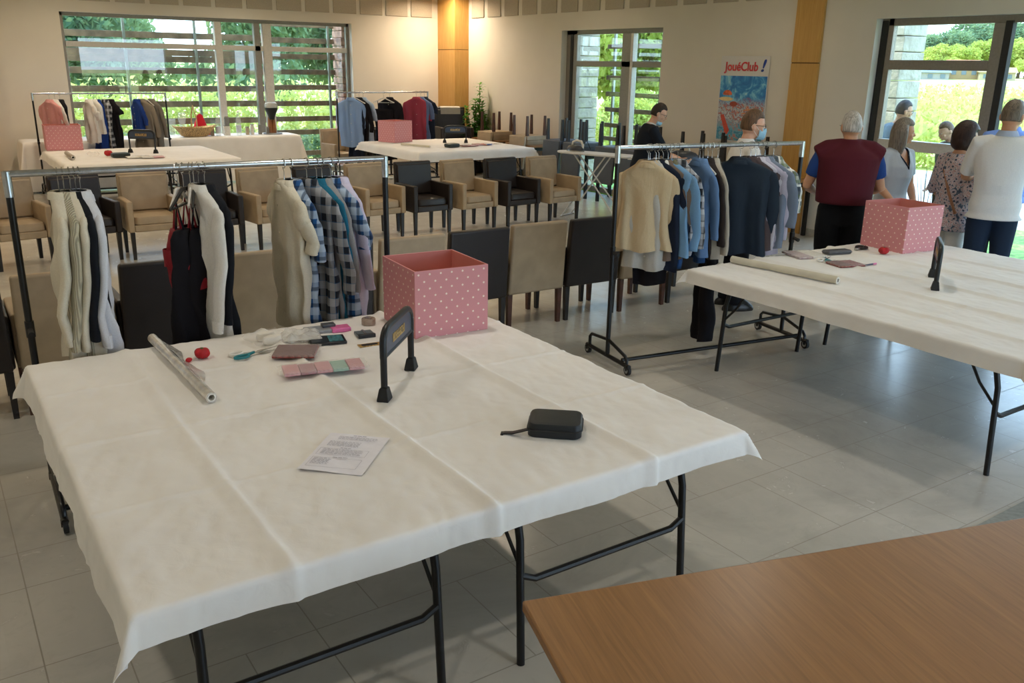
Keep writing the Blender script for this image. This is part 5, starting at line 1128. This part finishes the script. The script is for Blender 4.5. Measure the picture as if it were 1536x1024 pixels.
def person(label, x, y, az, H, skin='a', head=(0, 0, 0), lean=0, arms=None, hair=None, top=None, bottom=None, shoes=None, extra=None, build=1.0, slv=.45, fem=False, topz=.80, collar=None, stance=.10, walk=0, vcut=0):
    s = H/1.75; r = thing('person', label, 'person', (x, y, 0), -R(az)); S = Matrix.Diagonal((s, s, s, 1))
    bw = build; hipz = .92
    LN = Matrix.Translation((0, 0, hipz)) @ Matrix.Rotation(-lean, 4, 'X') @ Matrix.Translation((0, 0, -hipz))   # lean forward (+Y)
    shw = (.165 if fem else .19)*(.5+.5*bw)
    arms = arms or {}
    def arm_pts(sd):
        a = arms.get('r' if sd > 0 else 'l', ((.26, -.02, 1.12), (.25, .08, .88)))
        sh = LN @ Vector((sd*shw, 0, 1.41)); return [sh, Vector((sd*a[0][0], a[0][1], a[0][2])), Vector((sd*a[1][0], a[1][1], a[1][2]))]
    HP = LN @ Vector((0, .01, 1.50))       # neck pivot
    HM = Matrix.Translation(HP) @ Matrix.Rotation(-R(head[0]), 4, 'Z') @ Matrix.Rotation(-R(head[1]), 4, 'X') @ Matrix.Rotation(R(head[2]), 4, 'Y')
    # ---- body, one continuous skin
    m = MB()
    legs = {}
    for sd in (-1, 1):
        hp, kn, an = Vector((sd*.085, 0, .90)), Vector((sd*(.09+stance*.1), .015+walk*sd*.05, .49)), Vector((sd*(.08+stance*.3), -.015+walk*sd*.12, .085)); legs[sd] = (hp, kn, an)
        m.tube([hp+Vector((0, 0, .03)), hp.lerp(kn, .4), kn, kn.lerp(an, .35), an, an-Vector((0, 0, .03))], [.085*bw, .075*bw, .055, .058, .040, .042], 14)
        m.ell(an+Vector((0, .065, -.048)), (.042, .115, .036), 14, 8)
    def torso(inf=0, z0=.86, z1=1.5, belly=0):
        P = [(.86, .155, .105), (.93, .165, .115), (1.0, .152 if not fem else .145, .106), (1.02, .150 if not fem else .14, .105), (1.10, .150 if not fem else .135, .105+belly), (1.20, .165 if not fem else .15, .112+belly*.7), (1.30, .18 if not fem else .16, .118), (1.38, .178 if not fem else .155, .105), (1.44, .13 if not fem else .115, .085), (1.475, .07, .065), (1.5, .056, .058)]
        rg = []
        for z, a, d in P:
            if z < z0-.001 or z > z1+.001: continue
            a, d = a*(bw if z < 1.46 else 1)+inf, d*(bw if z < 1.46 else 1)+inf
            rg.append([LN @ Vector((a*math.cos(q), d*math.sin(q)*(1 if math.sin(q) < 0 or not fem or not 1.15 < z < 1.35 else 1.22), z)) for q in [2*PI*i/26 for i in range(26)]])
        return rg
    m.loft(torso())
    m.tube([LN @ Vector((0, -.005, 1.44)), HP+Vector((0, .0, .0)), HM @ Vector((0, .015, .07))], [.062, .056, .056], 14)
    wr = {}
    for sd in (-1, 1):
        a, e, w_ = arm_pts(sd); m.tube([a, a.lerp(e, .3), a.lerp(e, .7), e, e.lerp(w_, .3), e.lerp(w_, .75), w_], [.056*bw**.5, .052*bw**.5, .044, .040, .042, .033, .027], 12)
        d = (w_-e).normalized(); side = Vector((sd, 0, 0)); side = (side-d*side.dot(d)).normalized(); nrm = d.cross(side)
        B = Matrix(((side.x, nrm.x, d.x), (side.y, nrm.y, d.y), (side.z, nrm.z, d.z)))
        Q = lambda u, v_, k: w_+B @ Vector((u, v_, k))
        m.loft([[Q(hw*math.cos(q)+ox, hd*math.sin(q), k) for q in [2*PI*i/12 for i in range(12)]] for k, hw, hd, ox in ((-.01, .026, .02, 0), (.02, .032, .019, 0), (.06, .040, .016, 0), (.088, .038, .013, 0), (.094, .03, .008, 0))])
        inw = 1 if nrm.y > 0 else -1
        for f, (u, L) in enumerate(((-.029, .066), (-.010, .074), (.010, .070), (.028, .055))):
            m.tube([Q(u, 0, .080), Q(u*1.05, inw*.010, .085+L*.42), Q(u*1.05, inw*.030, .085+L*.75), Q(u*1.0, inw*.050, .085+L*.9)], [.0092, .0090, .0082, .0070], 8)
        m.tube([Q(-.022, inw*.004, .022), Q(-.046, inw*.018, .048), Q(-.052, inw*.032, .076), Q(-.047, inw*.040, .096)], [.012, .0112, .0100, .0085], 8)
    # head
    def hf(d):
        k = 1.0
        if d.z < 0: k *= 1-.10*max(0, -d.z)*(1-max(0, d.y))          # nape narrower
        if d.y > .3 and d.z < -.1: k *= 1-.05*abs(d.x)
        return k
    hc = Vector((0, .025, .135)); hr = (.079, .101, .121)
    m.ell(HM @ hc, hr, 26, 18, HM.to_3x3(), hf)
    m.ell(HM @ Vector((0, .058, .068)), (.052, .055, .052), 16, 12, HM.to_3x3())       # jaw
    m.ell(HM @ Vector((0, .104, .040)), (.022, .016, .016), 12, 8, HM.to_3x3())         # chin
    m.tube([HM @ Vector((0, .114, .150)), HM @ Vector((0, .130, .118)), HM @ Vector((0, .139, .104)), HM @ Vector((0, .122, .095))], [.009, .012, .0145, .010], 10)
    for sd in (-1, 1):
        m.ell(HM @ Vector((sd*.079, .012, .118)), (.011, .021, .032), 12, 8, HM.to_3x3() @ Matrix.Rotation(sd*.3, 3, 'Z'))
        m.ell(HM @ Vector((sd*.032, .107, .148)), (.026, .013, .010), 10, 6, HM.to_3x3())  # brow
        m.ell(HM @ Vector((sd*.040, .092, .095)), (.024, .020, .024), 10, 8, HM.to_3x3())  # cheek
    m.ell(HM @ Vector((0, .117, .072)), (.026, .010, .013), 12, 8, HM.to_3x3())            # mouth
    m.xf(S); m.remesh('body', SK[skin], r, .0075, 3)
    for sd in (-1, 1):
        e = MB(); e.ell(S @ HM @ Vector((sd*.031, .110, .131)), (.0125*s, .009*s, .0085*s), 12, 8, HM.to_3x3()); ey = e.build('eye', M_EYE, r)
        e = MB(); e.ell(S @ HM @ Vector((sd*.031, .1165, .131)), (.0058*s, .004*s, .0058*s), 10, 6, HM.to_3x3()); e.build('iris', M_IRIS, ey)
    e = MB(); e.ell(S @ HM @ Vector((0, .126, .072)), (.021*s, .0045*s, .0065*s), 12, 6, HM.to_3x3()); e.build('mouth', M_LIP, r)
    # ---- hair
    if hair:
        hm, style = hair[0], hair[1]; rnd = random.Random(int(x*100)); h = MB()
        low = {'short': -.15, 'bob': -.9, 'long': -.9, 'buzz': -.12, 'wave': -.55}[style]; th = {'short': 1.07, 'bob': 1.30, 'long': 1.17, 'buzz': 1.055, 'wave': 1.18}[style]
        line = {'buzz': .62, 'short': .50, 'bob': .45, 'long': .42, 'wave': .5}[style]
        def fh(d):
            face = d.y > .10+(.22 if d.z < .25 else 0)*0 and d.z < line-(0 if d.y > .35 else .5*(.35-d.y))
            side = (d.y > -.12 and d.z < (.02 if style in ('short', 'buzz') else low)) or (style in ('short', 'buzz') and d.y > .25 and d.z < .3)
            nape = d.z < (-.40 if style in ('short', 'buzz') else -.97)
            if style in ('bob', 'long', 'wave') : face = (d.y > .30 and d.z < line) or (d.y > .12 and d.z < -.45)
            if face or side or nape: return .90
            k = th*(1+.025*noise.noise(d*6+Vector((x, y, 0)))+(.05*max(0, d.z) if style == 'short' else 0))
            if style in ('bob',): k *= 1+.10*max(0, -d.y)-.04*max(0, -d.z-.3)
            return k
        h.ell(HM @ hc, (hr[0]*1.0, hr[1]*1.0, hr[2]*1.0), 34, 26, HM.to_3x3(), fh)
        if style in ('long', 'wave'):
            n = 9
            for i in range(n):
                q = PI*(.02+.96*i/(n-1)); px_, py_ = .083*math.cos(q), -.085*math.sin(q)*.9+.02
                L = {'long': .30, 'wave': .21}[style]*rnd.uniform(.9, 1.05)
                h.tube([HM @ Vector((px_*.8, py_*.8, .20)), HM @ Vector((px_*1.08, py_*1.1, .13)), HM @ Vector((px_*1.12, py_*1.15, .13-L*.5)), HM @ Vector((px_*1.0, py_*1.05-.01, .13-L))], [.03, .034, .032, .02], 10)
        if style == 'bob': h.ell(HM @ Vector((0, -.035, .085)), (.092, .078, .085), 24, 16, HM.to_3x3())
        h.xf(S); h.remesh('hair', hm, r, .0065, 2)
    # ---- clothes
    if bottom:
        b = MB(); mt_, cut = bottom[0], (bottom[1] if len(bottom) > 1 else .06)
        for sd in (-1, 1):
            hp, kn, an = legs[sd]; zc = cut
            end = Vector((an.x, an.y, zc))
            b.tube([hp+Vector((0, 0, .06)), hp.lerp(kn, .3), hp.lerp(kn, .7), kn, kn.lerp(end, .5), end], [.098*bw, .098*bw, .084*bw, .074, .070, .072], 18)
        tr_ = torso(.009, .86, 1.02); b.loft([[v*1-Vector((0, 0, .04)) for v in tr_[0]]]+tr_)
        b.xf(S); b.remesh('trousers', mt_, r, .011, 4)
    if top:
        t_ = MB(); rg = torso(.027, .86 if topz < .9 else topz, 1.48, top[1] if len(top) > 1 else 0)
        ex = []
        if topz < .86:
            ex = [[LN @ Vector(((.180*bw+.036)*math.cos(q), (.127*bw+.040)*math.sin(q), topz+.03*k)) for q in [2*PI*i/26 for i in range(26)]] for k in range(0, max(1, int((.86-topz)/.03)))]
        t_.loft(ex+rg)
        for sd in (-1, 1):
            a, e, w_ = arm_pts(sd); path = [LN @ Vector((sd*shw*.55, 0, 1.41)), a, a.lerp(e, .35), a.lerp(e, .7), e, e.lerp(w_, .5), w_]
            lens = 0; keep = [path[0]]; tot = (e-a).length+(w_-e).length; lim = slv*tot; acc = 0; rr = [.062*bw**.5+.014]
            if slv > 0:
                R1 = [.066*bw**.5, .066*bw**.5, .062, .058, .054, .046]
                for i in range(1, len(path)):
                    seg = (path[i]-path[i-1]).length if i > 1 else 0
                    if acc+seg > lim and i > 1: keep.append(path[i-1].lerp(path[i], max(.05, (lim-acc)/seg))); rr.append(R1[i-1]); break
                    acc += seg; keep.append(path[i]); rr.append(R1[i-1])
                t_.tube(keep, rr, 16)
        t_.xf(S); so_ = t_.remesh('shirt', top[0], r, .011, 5)
        if vcut:
            import bmesh
            b_ = bmesh.new(); b_.from_mesh(so_.data); kill = []
            for f_ in b_.faces:
                c_ = f_.calc_center_median()/s
                if c_.y > .01 and c_.z > vcut and abs(c_.x) < (c_.z-vcut)*.46: kill.append(f_)
            bmesh.ops.delete(b_, geom=kill, context='FACES'); b_.to_mesh(so_.data); b_.free()
    if collar:
        c_ = MB(); rg = []
        for z, k, dd in ((-.045, 1.3, 0), (-.01, 1.16, .0), (.018, 1.1, 0), (.008, 1.22, .004), (-.03, 1.55, .006)):
            rg.append([HP+LN.to_3x3() @ Vector((.058*k*math.cos(q), .060*k*math.sin(q)+.0, z-.02*(1 if math.sin(q) > .6 else 0))) for q in [2*PI*i/20 for i in range(20)]])
        c_.loft(rg, False).xf(S).build('collar', collar, r, True, ang=1.5)
    if shoes:
        for sd in (-1, 1):
            an = legs[sd][2]; k = MB(); k.loft([[S @ (an+Vector((.05*wd*math.cos(q), .045+.145*ln*math.sin(q), z-an.z))) for q in [2*PI*i/18 for i in range(18)]] for z, wd, ln in ((.001, .95, 1), (.022, 1.02, 1.02), (.05, .95, .93), (.085, .72, .6), (.10, .6, .42))]); k.build('shoe', shoes, r)
    if extra: extra(r, S @ HM, s, LN, S)
    return r
def glasses(mat=None, up=0):
    def f(r, HM, s, LN, S):
        g = MB(); g2 = MB()
        for sd in (-1, 1):
            c = HM @ Vector((sd*.033, .121-up*.055, .131+up*.118)); ax, ay = HM.to_3x3() @ Vector((1, 0, 0)), HM.to_3x3() @ Vector((0, .25*up, 1))
            g.tube([c+ax*(.026*math.cos(q)*s)+ay*(.019*math.sin(q)*s) for q in [2*PI*i/16 for i in range(16)]], .0024*s, 6, True)
            g.tube([HM @ Vector((sd*.058, .118-up*.055, .135+up*.118)), HM @ Vector((sd*.080, .09-up*.06, .136+up*.10)), HM @ Vector((sd*.083, .0, .134+up*.03))], .0022*s, 6)
        g.tube([HM @ Vector((-.008, .124-up*.055, .134+up*.118)), HM @ Vector((.008, .124-up*.055, .134+up*.118))], .0022*s, 6)
        g.build('glasses', mat or M_GLS, r)
    return f
def mask(chin=False):
    def f(r, HM, s, LN, S):
        m = MB(); rg = []
        for i, (z, k, yy) in enumerate(((.118, .6, .008), (.10, .85, .014), (.075, 1, .012), (.045, .95, .01), (.02, .6, .0))):
            if chin: z = .02+(z-.07)*.6; yy -= .03; k *= .75
            rg.append([HM @ Vector((.074*k*math.sin(a), (.035+.106*math.cos(a)*(1 if not chin else .93)+yy) if abs(a) < 1.6 else .03, z)) for a in [-1.35+2.7*j/14 for j in range(15)]])
        vs = [p for q in rg for p in q]; n = 15; fs = []
        for i in range(4):
            for j in range(n-1): fs.append((i*n+j, i*n+j+1, (i+1)*n+j+1, (i+1)*n+j))
        mo = m.add(vs, fs).build('face_mask', plain('mask_blue', '9ccbe6', .8, var=.03), r, True, ang=2)
        so = mo.modifiers.new('t', 'SOLIDIFY'); so.thickness = .003
        e = MB()
        for sd in (-1, 1):
            e.tube([HM @ Vector((sd*.072, .062, .10-(.06 if chin else 0))), HM @ Vector((sd*.083, .01, .15)), HM @ Vector((sd*.086, -.012, .12)), HM @ Vector((sd*.078, .02, .085)), HM @ Vector((sd*.070, .062, .045-(.04 if chin else 0)))], .0016, 5)
        e.build('ear_loop', M_WHITEP, mo)
    return f
def multi(*fs):
    def f(*a):
        for g in fs: g(*a)
    return f
HB, HG, HD, HBR, HS = hair_mat('hair_black', '2a211c'), hair_mat('hair_grey', '776c62'), hair_mat('hair_dark_brown', '3c281d'), hair_mat('hair_brown', '5f4632'), hair_mat('hair_salt', 'a9a29a')
HBOB = hair_mat('hair_auburn_black', '33201a'); HBUZ = hair_mat('hair_grey_brown', '6b5d4f')
T_NAVY, T_WHT, T_MAR, T_BLUE = F('navy_sweater', '171d27', st=.4), F('white_shirt', 'dcdad8', st=.5), F('maroon_fleece', '4e1822', wr=6, st=.35), F('royal_blue_sleeve', '23407c')
T_GREYT, T_GN, T_SKY2 = F('pale_grey_tee', 'b2b5bc'), F('grey_blue_tee', '6f7f90'), F('cornflower_shirt', '7f9bdc')
B_DARK, B_NAVY, B_WHT = F('dark_trousers', '15171d', wr=6), F('navy_trousers', '1f2b3d', wr=6), F('white_trousers', 'd5d1cb', wr=6)
def floral():
    t = NT('floral_print'); t.pr(.85, 0, .2); v = t.new('ShaderNodeTexVoronoi'); v.inputs['Scale'].default_value = 26; t.link(t.coord(), v.inputs['Vector']); n = t.noise(24, 4, None, .7, 2)
    t.col(t.ramp(t.math('ADD', t.math('MULTIPLY', v.outputs['Distance'], .6), t.math('MULTIPLY', n, .6)), [(.40, '3b3f4f'), (.47, '8b8491'), (.54, 'cfc7c9'), (.62, 'a4706e'), (.68, 'd3cccd'), (.76, '4f5a6c')])); t.bump(t.noise(9, 4), .4, .03); return t.m
S_BLK, S_WHT = plain('shoe_black', '141312', .35), plain('shoe_white', 'dcdad6', .5)
# man ironing
def sweat(r, HM, s, LN, S):
    c = MB(); c.tube([S @ LN @ Vector((.062*math.cos(q), .064*math.sin(q), 1.488-.02*max(0, math.sin(q)))) for q in [2*PI*i/20 for i in range(20)]], .009, 8, True); c.build('collar', T_WHT, r)
p = at(966, 163, 1.61)
person('dark-haired man in a navy sweater with glasses bending over an ironing board', p.x, p.y, 122, 1.70, 'a', (0, 20, 0), .20, {'r': ((.26, .28, 1.10), (.20, .52, 1.0)), 'l': ((.25, .28, 1.10), (.14, .54, 1.02))}, (HB, 'short'), (T_NAVY,), (B_DARK,), S_BLK, multi(glasses(), mask(True), sweat), slv=.62)
# man with a mask
person('man in a white shirt with a blue face mask and glasses behind the jacket rack', 6.05, 5.36, 118, 1.76, 'a', (2, 6, 0), .0, {'r': ((.25, .02, 1.12), (.20, .26, 1.05)), 'l': ((.25, .0, 1.12), (.2, .25, 1.04))}, (HBR, 'short'), (T_WHT,), (B_DARK,), S_BLK, multi(glasses(), mask()), slv=.97, collar=T_WHT)
# man in the maroon vest
def vest(r, HM, s, LN, S):
    v = MB(); P = [(1.0, .215, .165), (1.15, .22, .165), (1.3, .238, .155), (1.385, .25, .15), (1.43, .20, .135), (1.465, .125, .115), (1.50, .083, .08), (1.53, .078, .078)]
    [v.tube([S @ LN @ Vector((sd_*.05, 0, 1.45)), S @ LN @ Vector((sd_*.17, 0, 1.425)), S @ LN @ Vector((sd_*.255, -.0, 1.385))], [.09, .10, .088], 18) for sd_ in (-1, 1)]; v.loft([[S @ LN @ Vector((a*1.06*math.cos(q), (d*1.08+.022)*math.sin(q), z)) for q in [2*PI*i/30 for i in range(30)]] for z, a, d in P]); v.remesh('vest', T_MAR, r, .011, 5)
person('grey-haired man in a maroon vest seen from behind', 6.60, 4.70, 44, 1.775, 'b', (-4, 2, 0), .0, {'r': ((.30, .06, 1.13), (.20, .30, 1.05)), 'l': ((.30, .06, 1.13), (.20, .30, 1.05))}, (HS, 'buzz'), (T_BLUE, .02), (F('black_trousers', '101114', wr=6),), S_BLK, multi(glasses(), vest), build=1.18, slv=.36, topz=1.0)
# woman with grey streaked hair
def vneck(r, HM, s, LN, S):
    c = MB(); c.tube([S @ LN @ Vector(q) for q in ((-.085, .045, 1.465), (-.065, .098, 1.42), (-.03, .152, 1.35), (.0, .184, 1.285), (.03, .152, 1.35), (.065, .098, 1.42), (.085, .045, 1.465))], .007, 6); c.build('neckline_trim', B_NAVY, r)
p = at(1334, 179, 1.67)
person('woman with grey-streaked shoulder-length hair in a pale grey V-neck top', p.x+.10, p.y-.06, 190, 1.67, 'b', (-58, 2, 0), 0, {'r': ((.24, .04, 1.12), (.2, .22, .98)), 'l': ((.24, .0, 1.12), (.22, .12, .9))}, (HG, 'wave'), (T_GREYT, .02), (B_NAVY,), S_WHT, vneck, slv=.4, fem=True, topz=.78, vcut=1.29)
# dark haired man outside
p = atX(1352, 151, 10.45)
person('dark-haired man in a grey-blue T-shirt and glasses outside the wide pane', 10.45, p.y, 112, p.z, 'b', (8, 8, 0), 0, {'r': ((.25, -.02, 1.12), (.25, .05, .86)), 'l': ((.25, 0, 1.12), (.24, .08, .86))}, (HB, 'short'), (T_GN,), (B_DARK,), S_BLK, glasses(), slv=.35)
# woman outside, turned the other way
p = atX(1434, 181, 10.5)
person('person with short brown hair looking down outside the pane behind the bob-haired woman', 10.5, p.y, 300, p.z, 'a', (0, 22, 0), .05, None, (HBR, 'short'), (F('olive_grey_top', '6c6a5c'),), (B_DARK,), S_BLK, None, slv=.45, fem=True)
# woman with the bob
def bag(r, HM, s, LN, S):
    c = MB(); c.tube([S @ LN @ Vector(q) for q in ((-.10, .09, 1.44), (-.10, -.02, 1.475), (-.03, -.135, 1.32), (.07, -.15, 1.12), (.16, -.12, .92))], .012, 6, flat=.4); c.build('bag_strap', plain('tan_strap', '8a5b3c', .5), r)
p = at(1447, 186, 1.66)
person('woman with a dark bob, floral blouse and white trousers', p.x, p.y, 100, 1.66, 'b', (14, 4, 0), 0, {'r': ((.25, -.08, 1.10), (.19, .20, 1.02)), 'l': ((.24, .0, 1.1), (.2, .2, 1.0))}, (HBOB, 'bob'), (floral(), .01), (B_WHT, .08), S_WHT, bag, slv=.60, fem=True, topz=.74)
# man in white shirt with glasses on his head
p = at(1521, 150, 1.89)
person('tall man in a white shirt with glasses pushed up on cropped hair', p.x, p.y, 58, 1.89, 'b', (22, 6, 0), 0, {'r': ((.26, .12, 1.13), (.14, .34, 1.10)), 'l': ((.24, .13, 1.13), (.10, .34, 1.10))}, (HBUZ, 'buzz'), (T_WHT, .02), (B_NAVY,), S_WHT, glasses(plain('spectacle_clear', 'b5b8ba', .25, .4), 1), build=1.02, slv=.5, collar=F('pale_blue_collar', 'b5bfd6'), topz=.82)
p = at(1523, 152, 1.84)
person('man in a cornflower blue shirt behind the tall white-shirted man', p.x+.05, p.y, 44, 1.84, 'b', (30, 4, 0), 0, None, (HBR, 'short'), (T_SKY2,), (B_DARK,), S_BLK, None, slv=.5, collar=T_SKY2, build=1.12)
# ------------------------------------------------------------------ light
w = bpy.data.worlds.new('sky'); SC.world = w; w.use_nodes = True; n = w.node_tree.nodes; l = w.node_tree.links
bg = n['Background']; tc = n.new('ShaderNodeTexCoord'); sx = n.new('ShaderNodeSeparateXYZ'); l.new(tc.outputs['Generated'], sx.inputs[0])
rp = n.new('ShaderNodeValToRGB'); l.new(sx.outputs['Z'], rp.inputs[0]); rp.color_ramp.elements[0].position = 0; rp.color_ramp.elements[0].color = (.66, .82, 1, 1); rp.color_ramp.elements[1].position = .7; rp.color_ramp.elements[1].color = (.34, .58, 1, 1)
l.new(rp.outputs[0], bg.inputs[0]); bg.inputs[1].default_value = 5.6
sd = bpy.data.lights.new('sun', 'SUN'); so = bpy.data.objects.new('sun', sd); COL.objects.link(so); sd.energy = 4.6; sd.angle = R(.6); sd.color = (1, .93, .80)
so.rotation_euler = Vector((-.35, .62, .95)).to_track_quat('Z', 'Y').to_euler()
SC.view_settings.view_transform = 'Standard'; SC.view_settings.look = 'None'; SC.view_settings.gamma = 1; SC.view_settings.use_curve_mapping = False
SC.view_settings.exposure = 0.36
SC.cycles.use_denoising = True; SC.cycles.max_bounces = 8; SC.cycles.diffuse_bounces = 5; SC.cycles.transparent_max_bounces = 16; SC.cycles.sample_clamp_indirect = 8
SC.cycles.caustics_reflective = False; SC.cycles.caustics_refractive = False
